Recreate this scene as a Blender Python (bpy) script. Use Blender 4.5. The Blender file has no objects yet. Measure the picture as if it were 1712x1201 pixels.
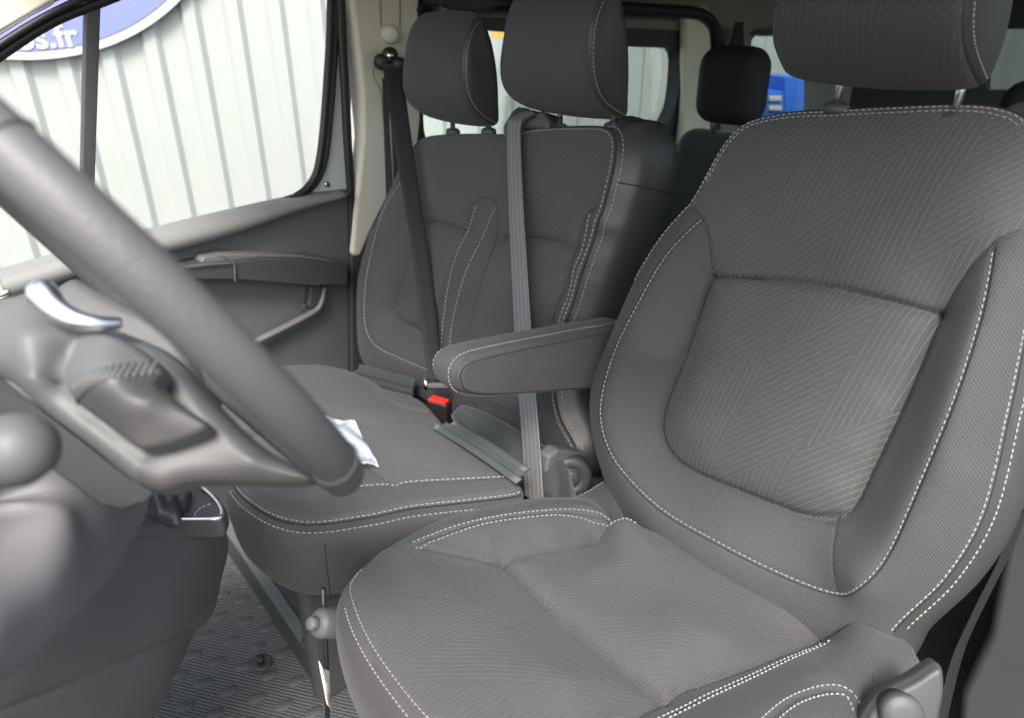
import bpy, bmesh, math, random
import numpy as np
from mathutils import Vector
from mathutils.geometry import tessellate_polygon
random.seed(4); rng = np.random.default_rng(4)
PI = math.pi
scn = bpy.context.scene
COL = scn.collection

# ------------------------------------------------------------------ camera (metres; +X = driver side, +Y = rearward)
W_, H_, F_ = 1712., 1201., 1180.
CP, CA = math.radians(26.2), math.radians(43.7)
CAM = np.array([.86, -.36, 1.15])
_h = np.array([-math.cos(CA), math.sin(CA), 0]); RGT = np.array([math.sin(CA), math.cos(CA), 0])
FWD = _h*math.cos(CP)+np.array([0, 0, -math.sin(CP)]); UPV = _h*math.sin(CP)+np.array([0, 0, math.cos(CP)])
def sight(x, y): return FWD+(x-W_/2)/F_*RGT-(y-H_/2)/F_*UPV
def onp(x, y, o, n):
    d = sight(x, y); return CAM+d*(((np.asarray(o, float)-CAM)@n)/(d@n))
def onx(x, y, X): return onp(x, y, (X, 0, 0), np.array([1., 0, 0]))
def ony(x, y, Y): return onp(x, y, (0, Y, 0), np.array([0, 1., 0]))
def onz(x, y, Z): return onp(x, y, (0, 0, Z), np.array([0, 0, 1.]))
def ond(x, y, D):
    d = sight(x, y); return CAM+d*D
cd = bpy.data.cameras.new('camera'); cam = bpy.data.objects.new('camera', cd); COL.objects.link(cam)
from mathutils import Matrix
M3 = Matrix(((RGT[0], UPV[0], -FWD[0]), (RGT[1], UPV[1], -FWD[1]), (RGT[2], UPV[2], -FWD[2])))
cam.matrix_world = Matrix.Translation(Vector(CAM)) @ M3.to_4x4()
cd.sensor_width = 36; cd.lens = 36*F_/W_; cd.clip_start = .02; cd.clip_end = 400
cd.dof.use_dof = True; cd.dof.focus_distance = 1.08; cd.dof.aperture_fstop = 4.6
scn.camera = cam

# ------------------------------------------------------------------ objects
def thing(name, loc, label, cat, group=None):
    o = bpy.data.objects.new(name, None); COL.objects.link(o); o.location = loc; o.empty_display_size = .05
    o['label'] = label; o['category'] = cat
    if group: o['group'] = group
    return o
def tag(o, label, cat, group=None):
    o['label'] = label; o['category'] = cat
    if group: o['group'] = group
    return o
def rootloc(p):
    v = np.zeros(3)
    while p is not None: v += np.array(p.location); p = p.parent
    return v
def obj(name, verts, faces, mat, parent=None, smooth=True, uv=None, normals=None, bevel=0, loc=None, seg=2):
    verts = np.asarray(verts, float)
    off = rootloc(parent) if parent is not None else np.zeros(3)
    if parent is None and loc is not None: off = np.asarray(loc, float)
    me = bpy.data.meshes.new(name)
    me.from_pydata((verts-off).tolist(), [], [tuple(int(i) for i in f) for f in faces])
    if uv is not None:
        l = me.uv_layers.new(name='UVMap'); vi = np.zeros(len(me.loops), int); me.loops.foreach_get('vertex_index', vi)
        l.data.foreach_set('uv', np.asarray(uv, float)[vi].ravel())
    me.polygons.foreach_set('use_smooth', [smooth]*len(me.polygons))
    me.materials.append(mat); me.update()
    if normals is not None: me.normals_split_custom_set_from_vertices([tuple(n) for n in normals])
    o = bpy.data.objects.new(name, me); COL.objects.link(o)
    if parent is not None: o.parent = parent
    elif loc is not None: o.location = loc
    if bevel:
        b = o.modifiers.new('bevel', 'BEVEL'); b.width = bevel; b.segments = seg; b.limit_method = 'ANGLE'; b.angle_limit = .6
        b.harden_normals = False
        if smooth:
            me.polygons.foreach_set('use_smooth', [True]*len(me.polygons))
            w = o.modifiers.new('wn', 'WEIGHTED_NORMAL'); w.keep_sharp = False; w.weight = 80
    return o
def fixn(o):
    bm = bmesh.new(); bm.from_mesh(o.data); bmesh.ops.recalc_face_normals(bm, faces=bm.faces); bm.to_mesh(o.data); bm.free(); return o

# ------------------------------------------------------------------ materials
class NT:
    def __init__(s, name):
        s.m = bpy.data.materials.new(name); s.m.use_nodes = True; s.t = s.m.node_tree; s.n = s.t.nodes; s.b = s.n['Principled BSDF']
    def node(s, ty, **kw):
        n = s.n.new(ty)
        for k, v in kw.items(): setattr(n, k, v)
        return n
    def L(s, a, b): s.t.links.new(a, b)
    def math(s, op, a, b=None, c=None):
        n = s.n.new('ShaderNodeMath'); n.operation = op
        for i, v in enumerate((a, b, c)):
            if v is None: continue
            if isinstance(v, (int, float)): n.inputs[i].default_value = v
            else: s.L(v, n.inputs[i])
        return n.outputs[0]
    def noise(s, co, scale, detail=3, rough=.6):
        n = s.n.new('ShaderNodeTexNoise'); n.inputs['Scale'].default_value = scale; n.inputs['Detail'].default_value = detail; n.inputs['Roughness'].default_value = rough
        if co is not None: s.L(co, n.inputs['Vector'])
        return n.outputs['Fac']
    def mix(s, f, a, b):
        n = s.n.new('ShaderNodeMix'); n.data_type = 'RGBA'
        if isinstance(f, (int, float)): n.inputs[0].default_value = f
        else: s.L(f, n.inputs[0])
        for i, v in ((6, a), (7, b)):
            if isinstance(v, tuple): n.inputs[i].default_value = (*v, 1)
            else: s.L(v, n.inputs[i])
        return n.outputs[2]
    def bump(s, hgt, strength, dist):
        n = s.n.new('ShaderNodeBump'); n.inputs['Strength'].default_value = strength; n.inputs['Distance'].default_value = dist
        s.L(hgt, n.inputs['Height']); s.L(n.outputs[0], s.b.inputs['Normal'])
def plain(name, col, rough=.5, var=.12, scale=60, bump=.0, bscale=900, bdist=.0006, metal=0, spec=.5, sheen=0, coat=0):
    t = NT(name); co = t.node('ShaderNodeTexCoord').outputs['Object']
    f = t.noise(co, scale, 4)
    c0 = tuple(max(0, c*(1-var)) for c in col); c1 = tuple(min(1, c*(1+var)) for c in col)
    t.L(t.mix(f, c0, c1), t.b.inputs['Base Color'])
    r = t.math('MULTIPLY_ADD', t.noise(co, scale*.4, 3), .16, rough-.08); t.L(r, t.b.inputs['Roughness'])
    t.b.inputs['Metallic'].default_value = metal; t.b.inputs['Specular IOR Level'].default_value = spec
    t.b.inputs['Sheen Weight'].default_value = sheen; t.b.inputs['Coat Weight'].default_value = coat
    if bump: t.bump(t.noise(co, bscale, 2), bump, bdist)
    return t.m
def weave(t, uvx, uvy, pitch):
    """plain weave height 0..1: over-under of two thread families"""
    k = 2*PI/pitch
    a = t.math('SINE', t.math('MULTIPLY', uvx, k)); b = t.math('SINE', t.math('MULTIPLY', uvy, k))
    return t.math('MULTIPLY_ADD', t.math('MULTIPLY', a, b), .5, .5)
def fabric(name, col, pattern=False, pitch=.0095, light=1.7, twill=False, sheen=.08, weave_p=.0038, cell=(.10, .145), ph=(0, 0), lo=.75):
    t = NT(name); uv = t.node('ShaderNodeUVMap'); uv.uv_map = 'UVMap'
    sx = t.node('ShaderNodeSeparateXYZ'); t.L(uv.outputs[0], sx.inputs[0]); x, y = sx.outputs[0], sx.outputs[1]
    big = t.noise(uv.outputs[0], 9, 3); fine = t.noise(uv.outputs[0], 720, 2, .75)
    c = t.mix(t.math('MULTIPLY_ADD', fine, 2.6, -.8), tuple(v*.30 for v in col), tuple(v*1.75 for v in col))
    c = t.mix(t.math('MULTIPLY', big, .22), c, tuple(v*.85 for v in col))
    if twill:
        w = t.math('MULTIPLY_ADD', t.math('SINE', t.math('MULTIPLY', t.math('ADD', x, y), 2*PI/.0046)), .5, .5)
    else: w = weave(t, x, y, weave_p)
    c = t.mix(t.math('MULTIPLY', w, .6), c, tuple(v*1.75 for v in col))
    h = t.math('MULTIPLY_ADD', w, .5, t.math('MULTIPLY', fine, .6))
    if pattern:
        # p = const : steep lines ; q = const : diagonal lines. Large skewed cells choose the family.
        p = t.math('ADD', t.math('MULTIPLY', x, 1.0), t.math('MULTIPLY', y, -.16))
        q = t.math('ADD', t.math('MULTIPLY', y, .69), t.math('MULTIPLY', x, -.72))
        P = t.math('DIVIDE', t.math('ADD', p, ph[0]), cell[0]); Q = t.math('DIVIDE', t.math('ADD', q, ph[1]), cell[1])
        par = t.math('PINGPONG', t.math('ADD', t.math('FLOOR', P), t.math('FLOOR', Q)), 1.0)
        def line(v, pt):
            f = t.math('ABSOLUTE', t.math('SUBTRACT', t.math('FRACT', t.math('DIVIDE', v, pt)), .5))
            n = t.node('ShaderNodeMapRange'); n.interpolation_type = 'SMOOTHSTEP'
            n.inputs['From Min'].default_value = .03; n.inputs['From Max'].default_value = .13
            n.inputs['To Min'].default_value = 1; n.inputs['To Max'].default_value = 0; t.L(f, n.inputs['Value']); return n.outputs[0]
        l = t.math('ADD', t.math('MULTIPLY', line(p, pitch), par), t.math('MULTIPLY', line(q, pitch), t.math('SUBTRACT', 1.0, par)))
        brk = t.math('GREATER_THAN', fine, .40)
        l2 = t.math('MULTIPLY', l, t.math('MULTIPLY_ADD', brk, .7, .3))
        c = t.mix(t.math('MULTIPLY', l2, lo), c, tuple(v*light for v in (col[0], col[1]*1.05, col[2]*1.05)))
        h = t.math('MULTIPLY_ADD', l, -1.1, h)
    t.L(c, t.b.inputs['Base Color']); t.b.inputs['Roughness'].default_value = .8
    t.b.inputs['Sheen Weight'].default_value = sheen; t.b.inputs['Sheen Roughness'].default_value = .45
    t.b.inputs['Specular IOR Level'].default_value = .3
    t.bump(h, .8, .0006)
    return t.m
GREY = (.044, .0435, .043)
M = dict(
    chev=fabric('chevron_fabric', (.048, .0485, .047), True, pitch=.0080, light=2.6, lo=.6),
    chev_small=fabric('chevron_fabric_soft', (.043, .043, .042), True, pitch=.0078, light=2.2, cell=(.09, .11), ph=(.02, .03), lo=.7),
    chev_seat=fabric('chevron_fabric_cushion', (.049, .048, .048), True, pitch=.0062, light=1.55, cell=(.17, .13), ph=(.05, .02), lo=.6),
    cloth=fabric('plain_fabric', GREY, twill=False),
    twill=fabric('twill_fabric', (.041, .041, .0405), twill=True),
    leather=plain('side_vinyl', (.042, .041, .039), .42, .08, 30, .25, 1400, .0004, spec=.4),
    thread=plain('white_thread', (.34, .34, .33), .7, .25, 300),
    seam_line=plain('dark_seam', (.012, .012, .012), .9, .1, 200),  # for the thin dark tubes laid along the seams
    black=plain('black_plastic', (.018, .018, .018), .45, .2, 40, .2, 1200, .0003),
    pl_dark=plain('dark_grey_plastic', (.045, .045, .046), .5, .12, 30, .35, 1500, .0004),
    pl_mid=plain('mid_grey_plastic', (.11, .112, .113), .55, .08, 20, .3, 1300, .0004),
    pl_door=plain('door_grey_plastic', (.094, .097, .097), .55, .1, 16, .3, 1000, .0004),
    pl_dash=plain('dash_grey_plastic', (.118, .114, .119), .55, .06, 14, .3, 900, .0004),
    pl_console=plain('console_plum_grey_plastic', (.072, .066, .067), .5, .08, 20, .6, 700, .0008),
    wheel=plain('wheel_grey_leather', (.072, .071, .071), .5, .12, 40, .8, 450, .0007),
    hub=plain('hub_grey_plastic', (.085, .087, .084), .55, .05, 10, .2, 900, .0003),
    cream=plain('cream_trim', (.62, .59, .50), .7, .04, 10, .15, 900, .0003),
    lining=plain('headliner_cloth', (.17, .17, .155), .95, .08, 12, .4, 700, .0006),
    rubber=plain('black_rubber', (.012, .012, .013), .5, .2, 30),
    chrome=plain('satin_chrome', (.75, .76, .77), .32, .04, 30, metal=1),
    base=plain('bench_plinth_grey_green', (.042, .050, .048), .6, .1, 20, .2, 900, .0003),
    baselt=plain('bench_plinth_step', (.095, .105, .101), .6, .1, 20, .2, 900, .0003),
    belt_blk=plain('black_webbing', (.008, .008, .009), .7, .2, 200),
    red=plain('red_button', (.75, .03, .02), .35, .05, 30),
    paper=plain('white_paper', (.72, .66, .60), .7, .06, 60),
    ink=plain('ink', (.10, .09, .09), .7, .1, 60),
    rear=plain('rear_seat_teal_grey', (.030, .036, .034), .8, .1, 30, sheen=.2),
    rearblk=plain('rear_headrest_black', (.010, .010, .010), .8, .1, 30),
    paint=plain('pale_metal_paint', (.50, .56, .54), .3, .04, 10, coat=.4),
    asphalt=plain('asphalt', (.055, .055, .055), .9, .25, 6, .5, 80, .01),
    white=plain('siding_white', (.34, .345, .335), .5, .03, 1.5),
    signblue=plain('sign_blue', (.17, .19, .42), .4, .03, 3),
    signwhite=plain('sign_white', (.46, .46, .48), .4, .03, 3),
    blue=plain('bright_blue_panel', (.03, .14, .62), .4, .05, 3),
    orange=plain('orange_panel', (.75, .30, .05), .4, .05, 3),
    steel=plain('brushed_steel', (.62, .62, .62), .25, .06, 40, metal=1),
)
def webbing(name, col, hi):
    t = NT(name); uv = t.node('ShaderNodeUVMap'); uv.uv_map = 'UVMap'
    s = t.node('ShaderNodeSeparateXYZ'); t.L(uv.outputs[0], s.inputs[0])
    r = t.math('MULTIPLY_ADD', t.math('SINE', t.math('MULTIPLY', s.outputs[1], 2*PI/.0042)), .5, .5)
    e = t.math('MULTIPLY_ADD', t.math('SINE', t.math('MULTIPLY', s.outputs[0], 2*PI/.012)), .5, .5)
    c = t.mix(t.math('MULTIPLY_ADD', r, .35, t.math('MULTIPLY', e, .35)), col, hi)
    t.L(c, t.b.inputs['Base Color']); t.b.inputs['Roughness'].default_value = .42; t.b.inputs['Specular IOR Level'].default_value = .8
    t.bump(r, .8, .0008); return t.m
M['belt'] = webbing('grey_webbing', (.07, .07, .068), (.25, .25, .245))
def glassm(name, tint, alpha=.1):
    t = NT(name); out = t.n['Material Output']; tr = t.node('ShaderNodeBsdfTransparent'); tr.inputs[0].default_value = (*tint, 1)
    gl = t.node('ShaderNodeBsdfGlossy'); gl.inputs['Roughness'].default_value = .02
    fr = t.node('ShaderNodeFresnel'); fr.inputs[0].default_value = 1.45
    mx = t.node('ShaderNodeMixShader'); t.L(t.math('MULTIPLY', fr.outputs[0], .6), mx.inputs[0]); t.L(tr.outputs[0], mx.inputs[1]); t.L(gl.outputs[0], mx.inputs[2])
    t.L(mx.outputs[0], out.inputs['Surface']); return t.m
M['glass'] = glassm('clear_glass', (.95, .98, .96)); M['glass_teal'] = glassm('teal_tinted_glass', (.90, .99, .95))
M['glass_dark'] = glassm('dark_tinted_glass', (.30, .34, .34))
def bagm():
    t = NT('clear_plastic_film'); out = t.n['Material Output']; tr = t.node('ShaderNodeBsdfTransparent'); tr.inputs[0].default_value = (.9, .93, .96, 1)
    t.b.inputs['Base Color'].default_value = (.75, .82, .9, 1); t.b.inputs['Roughness'].default_value = .15; t.b.inputs['Specular IOR Level'].default_value = 1
    mx = t.node('ShaderNodeMixShader'); mx.inputs[0].default_value = .38; t.L(tr.outputs[0], mx.inputs[1]); t.L(t.b.outputs[0], mx.inputs[2]); t.L(mx.outputs[0], out.inputs['Surface'])
    return t.m
M['film'] = bagm()

# ------------------------------------------------------------------ curve helpers
def cr(pts, closed=False, step=.004):
    """Catmull-Rom through pts, resampled at even arc length"""
    p = np.asarray(pts, float); n = len(p)
    if n < 3 and not closed:
        q = np.linspace(0, 1, 20)[:, None]; d = p[0]+(p[-1]-p[0])*q
    else:
        out = []
        rngi = range(n if closed else n-1)
        for i in rngi:
            g = (lambda k: p[k % n]) if closed else (lambda k: p[min(max(k, 0), n-1)])
            a, b, c, d_ = g(i-1), g(i), g(i+1), g(i+2)
            for t in np.linspace(0, 1, 24, endpoint=False):
                out.append(.5*((2*b)+(c-a)*t+(2*a-5*b+4*c-d_)*t*t+(3*b-a-3*c+d_)*t**3))
        if not closed: out.append(p[-1])
        d = np.array(out)
    if closed: d = np.vstack([d, d[:1]])
    s = np.r_[0, np.cumsum(np.linalg.norm(np.diff(d, axis=0), axis=1))]
    m = max(4, int(s[-1]/step)) if step < 10 else int(step)
    q = np.linspace(0, s[-1], m+1)
    if closed: q = q[:-1]
    return np.stack([np.interp(q, s, d[:, k]) for k in range(d.shape[1])], 1)
def pdist(P, poly, closed=False, maxd=None):
    a = poly if not closed else np.vstack([poly, poly[:1]])
    if maxd is not None and len(P) > 500:
        c = a[::6]; m = np.zeros(len(P), bool); sp = 7*np.linalg.norm(np.diff(a, axis=0), axis=1).max()
        for i in range(0, len(P), 20000):
            p = P[i:i+20000]; m[i:i+20000] = (((p[:, None]-c[None])**2).sum(2).min(1) < (maxd+sp)**2)
        B_ = np.full(len(P), 1.0); N_ = np.zeros_like(P)
        if m.any(): B_[m], N_[m] = pdist(P[m], poly, closed)
        return B_, N_
    A, B = a[:-1], a[1:]; best = np.full(len(P), 1e9); near = np.zeros_like(P)
    for i in range(0, len(P), 6000):
        p = P[i:i+6000][:, None, :]; d = (B-A)[None]; L = (d**2).sum(2)+1e-14
        t = np.clip(((p-A[None])*d).sum(2)/L, 0, 1); c = A[None]+t[..., None]*d
        e = ((p-c)**2).sum(2); j = e.argmin(1); k = np.arange(len(j))
        best[i:i+6000] = np.sqrt(e[k, j]); near[i:i+6000] = c[k, j]
    return best, near
def inpoly(P, poly):
    x, y = P[:, 0], P[:, 1]; r = np.zeros(len(P), bool); a = poly; b = np.roll(poly, -1, 0)
    for (x1, y1), (x2, y2) in zip(a, b):
        c = ((y1 > y) != (y2 > y)); r ^= c & (x < (x2-x1)*(y-y1)/((y2-y1)+1e-15)+x1)
    return r
def tube(pts, rad, n=8, closed=False, cap=True, ry=None, upv=None):
    p = np.asarray(pts, float); m = len(p); V = []; Fc = []
    rad = np.broadcast_to(rad, (m,)); ry = rad if ry is None else np.broadcast_to(ry, (m,))
    if closed: T = np.roll(p, -1, 0)-np.roll(p, 1, 0)
    else: T = np.gradient(p, axis=0)
    T /= np.linalg.norm(T, axis=1)[:, None]+1e-12
    u = np.array(upv, float) if upv is not None else (np.array([0, 0, 1.]) if abs(T[0][2]) < .9 else np.array([1., 0, 0]))
    for i in range(m):
        u = u-T[i]*(u@T[i]); u /= np.linalg.norm(u); w = np.cross(T[i], u)
        if upv is None: pass
        for k in range(n):
            a = 2*PI*k/n; V.append(p[i]+u*math.cos(a)*rad[i]+w*math.sin(a)*ry[i])
    for i in range(m if closed else m-1):
        j = (i+1) % m
        for k in range(n): Fc.append((i*n+k, i*n+(k+1) % n, j*n+(k+1) % n, j*n+k))
    if not closed and cap: Fc.append(tuple(range(n))[::-1]); Fc.append(tuple(range((m-1)*n, m*n)))
    return np.array(V), Fc
def join(*parts):
    V = []; Fc = []; o = 0
    for v, f in parts:
        V.append(np.asarray(v, float)); Fc += [tuple(i+o for i in q) for q in f]; o += len(v)
    return np.vstack(V), Fc
def box(c, sz, R=None):
    s = np.array(sz)/2; v = np.array([[x, y, z] for x in (-1, 1) for y in (-1, 1) for z in (-1, 1)])*s
    if R is not None: v = v@np.asarray(R).T
    return v+np.array(c), [(0, 1, 3, 2), (4, 6, 7, 5), (0, 4, 5, 1), (2, 3, 7, 6), (0, 2, 6, 4), (1, 5, 7, 3)]
def prism(poly, ext):
    p = np.asarray(poly, float); n = len(p); e = np.asarray(ext, float)
    V = np.vstack([p, p+e]); Fc = [tuple(range(n)), tuple(range(2*n-1, n-1, -1))]
    for i in range(n): j = (i+1) % n; Fc.append((i, i+n, j+n, j))
    return V, Fc
def plate(name, poly, ext, mat, parent=None, bevel=.003, **k):
    v, f = prism(poly, ext); return fixn(obj(name, v, f, mat, parent, True, bevel=bevel, **k))
def holed(outer, holes, ext):
    """flat slab with holes"""
    rings = [np.asarray(outer, float)]+[np.asarray(h, float) for h in holes]
    P = np.vstack(rings); n = len(P); tr = tessellate_polygon([[Vector(p) for p in r] for r in rings])
    e = np.asarray(ext, float); V = np.vstack([P, P+e]); Fc = [tuple(t) for t in tr]+[tuple(i+n for i in reversed(t)) for t in tr]
    o = 0
    for r in rings:
        m = len(r)
        for i in range(m): a, b = o+i, o+(i+1) % m; Fc.append((a, a+n, b+n, b))
        o += m
    return V, Fc
def ribbon(cl, wd, width, thick):
    """cl centreline pts, wd width direction per pt"""
    p = np.asarray(cl, float); w = np.asarray(wd, float); w = w/np.linalg.norm(w, axis=1)[:, None]
    T = np.gradient(p, axis=0); nn = np.cross(T, w); nn /= np.linalg.norm(nn, axis=1)[:, None]; m = len(p)
    width = np.broadcast_to(width, (m,)); s = np.r_[0, np.cumsum(np.linalg.norm(np.diff(p, axis=0), axis=1))]
    V = []; U = []; K = 7
    prof = [(-.5, 0), (-.46, .5), (-.2, .5), (.2, .5), (.46, .5), (.5, 0), (.46, -.5), (-.46, -.5)]; K = len(prof)
    for i in range(m):
        for a, b in prof: V.append(p[i]+w[i]*a*width[i]+nn[i]*b*thick); U.append((a*width[i], s[i]))
    Fc = []
    for i in range(m-1):
        for k in range(K): Fc.append((i*K+k, i*K+(k+1) % K, (i+1)*K+(k+1) % K, (i+1)*K+k))
    Fc.append(tuple(range(K))); Fc.append(tuple(range((m-1)*K, m*K)))
    return np.array(V), Fc, np.array(U)
def stitches(lines, length=.0048, gap=.0022, w=.0013, h=.0009):
    """lines: list of (pts3d, normals3d)"""
    V = []; Fc = []
    for P, Nn in lines:
        s = np.r_[0, np.cumsum(np.linalg.norm(np.diff(P, axis=0), axis=1))]; a = 0
        while a+length < s[-1]:
            ids = (a, a+length/2, a+length)
            q = np.array([[np.interp(t, s, P[:, k]) for k in range(3)] for t in ids]); n_ = np.array([[np.interp(t, s, Nn[:, k]) for k in range(3)] for t in ids])
            t_ = q[2]-q[0]; t_ /= np.linalg.norm(t_)+1e-12; o = len(V)
            for j in range(3):
                nj = n_[j]/(np.linalg.norm(n_[j])+1e-12); b = np.cross(t_, nj); hh = (0.0, h, 0.0)[j]; ww = (w*.6, w, w*.6)[j]/2
                V += [q[j]-b*ww-nj*.0004, q[j]+b*ww-nj*.0004, q[j]+b*ww*.7+nj*(hh+.0003), q[j]-b*ww*.7+nj*(hh+.0003)]
            for j in range(2):
                for k in range(4): Fc.append((o+4*j+k, o+4*j+(k+1) % 4, o+4*j+4+(k+1) % 4, o+4*j+4+k))
            Fc += [(o, o+3, o+2, o+1), (o+8, o+9, o+10, o+11)]
            a += length+gap*(1+.25*random.uniform(-1, 1))
    return np.array(V), Fc

# ------------------------------------------------------------------ upholstered pad: thin-plate surface through its seams
class Pad:
    def __init__(s, O, ex, es, outline, seams, ctrl=(), K=90, N=420, R=.012, center=None, prof=None, outfn=None, lam=2e-5, puff=()):
        s.lam = lam; s.puffs = []
        s.O = np.array(O, float); s.ex = np.array(ex, float); s.ex /= np.linalg.norm(s.ex)
        s.es = np.array(es, float); s.es /= np.linalg.norm(s.es); s.en = np.cross(s.ex, s.es)
        if s.en@(CAM-s.O) < 0: s.en = -s.en
        o3 = s.tr(outline); o3 = cr(o3, True, N)[:N]; s.out = o3[:, :2]; s.R = R; s.N = N
        s.seams = {}
        D = [o3[::max(1, N//64)]]
        for k, v in seams.items():
            p = cr(s.tr(v['p']), v.get('closed', False)); s.seams[k] = dict(v, c=p[:, :2])
            if v.get('fit', True): D.append(p[::5])
        if len(ctrl): D.append(s.tr(ctrl))
        for parts, amp, rad in puff:
            cs = [s.seams[p_]['c'] if isinstance(p_, str) else cr(s.tr(p_))[:, :2] for p_ in parts]; P_c = cs[0]
            for c_ in cs[1:]:
                if np.linalg.norm(c_[-1]-P_c[-1]) < np.linalg.norm(c_[0]-P_c[-1]): c_ = c_[::-1]
                P_c = np.vstack([P_c, c_])
            s.puffs.append((P_c, amp, rad))
        D = np.vstack(D); keep = []
        for d in D:
            if all((d[0]-e[0])**2+(d[1]-e[1])**2 > .007**2 for e in keep): keep.append(d)
        D = np.array(keep); X = D[:, :2]; n = len(D)
        r2 = ((X[:, None]-X[None])**2).sum(2); Kx = .5*r2*np.log(r2+1e-12)+np.eye(n)*s.lam
        Pm = np.c_[np.ones(n), X]; Am = np.block([[Kx, Pm], [Pm.T, np.zeros((3, 3))]])
        sol = np.linalg.solve(Am, np.r_[D[:, 2], 0, 0, 0]); s.w, s.a, s.X = sol[:n], sol[n:], X
        c = s.out.mean(0) if center is None else s.tr([center])[0, :2]; s.c = c
        # rings
        rr = np.linspace(0, 1, K+1)[1:]; rr = rr**.85
        V2 = np.vstack([c[None]]+[c+(s.out-c)*r for r in rr]); sp = np.linalg.norm(s.out-c, axis=1).mean()/K
        fixed = np.zeros(len(V2), bool); fixed[-N:] = True
        for k, v in s.seams.items():
            if v.get('g', 0) or v.get('snap'):
                d, nr = pdist(V2, v['c'], v.get('closed', False), .006); m = (d < .5*sp) & ~fixed; V2[m] = nr[m]; fixed[m] = True
        Hh = s.H(V2); V = s.w3(V2, Hh)
        Fc = [(0, 1+i, 1+(i+1) % N) for i in range(N)]
        for k in range(K-1):
            a, b = 1+k*N, 1+(k+1)*N
            ii = np.arange(N); jj = (ii+1) % N
            Fc += list(zip(a+ii, b+ii, b+jj, a+jj))
        s.nfront = len(Fc); s.V2 = V2
        # side rings
        nrm = np.roll(s.out, -1, 0)-np.roll(s.out, 1, 0); nrm = np.c_[nrm[:, 1], -nrm[:, 0]]; nrm /= np.linalg.norm(nrm, axis=1)[:, None]
        if ((s.out-c)*nrm).sum() < 0: nrm = -nrm
        for _ in range(12): nrm = (np.roll(nrm, 1, 0)+nrm+np.roll(nrm, -1, 0))/3
        s.nrm = nrm
        hE = Hh[-N:]; uv = [V2.copy()]; base = V2[-N:]; prof = prof or [(.004, .006), (.006, .02), (.006, .06), (0, .08)]
        pc = cr(np.array([(0, 0)]+[(a, b) for a, b in prof]), False, 24) if len(prof) > 1 else np.array([(0, 0), prof[0]])
        arc = np.r_[0, np.cumsum(np.linalg.norm(np.diff(s.out, axis=0), axis=1))]
        of = np.ones(N) if outfn is None else np.array([outfn(*n_) for n_ in nrm]); s.of = of; s.pc = pc
        VV = [V]; s.side = []
        for (a, b) in pc[1:]:
            p2 = base+nrm*(a*of)[:, None]; q = s.w3(p2, hE-b); VV.append(q); s.side.append(q); uv.append(np.c_[arc, np.full(N, 1+b)])
        nb = len(V2)-N
        for k in range(len(pc)-1):
            a, b = nb+k*N, nb+(k+1)*N; ii = np.arange(N); jj = (ii+1) % N
            Fc += list(zip(a+ii, b+ii, b+jj, a+jj))
        last = nb+(len(pc)-1)*N; VV.append(VV[-1].mean(0)[None]); uv.append(np.array([[0, 0]])); e = last+N
        Fc += [(e, last+(i+1) % N, last+i) for i in range(N)]
        s.V = np.vstack(VV); s.F = Fc; s.uv = np.vstack(uv)
        # normals
        nn = np.zeros_like(s.V); tri = np.array([(f[0], f[1], f[2]) for f in Fc]); fn = np.cross(s.V[tri[:, 1]]-s.V[tri[:, 0]], s.V[tri[:, 2]]-s.V[tri[:, 0]])
        q4 = np.array([f for f in Fc if len(f) == 4]);
        for j in range(3): np.add.at(nn, tri[:, j], fn)
        i4 = np.array([i for i, f in enumerate(Fc) if len(f) == 4]); np.add.at(nn, q4[:, 3], fn[i4])
        nn /= np.linalg.norm(nn, axis=1)[:, None]+1e-12
        if (nn[1:len(V2)//2]@s.en).mean() < 0: nn = -nn; s.F = [tuple(reversed(f)) for f in Fc]
        s.nn = nn
    def tr(s, pts):
        out = []
        for q in pts:
            if q[0] == 'L': out.append(q[1:4]); continue
            x, y, h_ = q; p = onp(x, y, s.O+s.en*h_, s.en)-s.O; out.append((p@s.ex, p@s.es, h_))
        return np.array(out, float)
    def tps(s, P):
        r = np.empty(len(P))
        for i in range(0, len(P), 8000):
            p = P[i:i+8000]; r2 = ((p[:, None]-s.X[None])**2).sum(2); r[i:i+8000] = (.5*r2*np.log(r2+1e-12))@s.w+s.a[0]+p@s.a[1:]
        return r
    def H(s, P):
        h_ = s.tps(P); d, _ = pdist(P, s.out, True, s.R); R = s.R; m = d < R
        h_[m] -= R-np.sqrt(np.maximum(R*R-(R-d[m])**2, 0))
        for k, v in s.seams.items():
            if v.get('g', 0):
                w = v.get('w', .0035); d, _ = pdist(P, v['c'], v.get('closed', False), w*18)
                h_ -= v['g']*(.75*np.exp(-(d/w)**2)+.85*np.exp(-d/(w*3.4)))
        for poly, amp, rad in s.puffs:
            m = inpoly(P, poly)
            if m.any(): d, _ = pdist(P[m], poly, True); h_[m] += amp*(1-np.exp(-d/rad))
        # slight unevenness of stuffing
        h_ += .0009*np.sin(P[:, 0]*31+2*np.sin(P[:, 1]*17))*np.sin(P[:, 1]*27+1.3)
        return h_
    def w3(s, P, h_): return s.O+P[:, :1]*s.ex+P[:, 1:2]*s.es+np.asarray(h_)[:, None]*s.en
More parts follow.
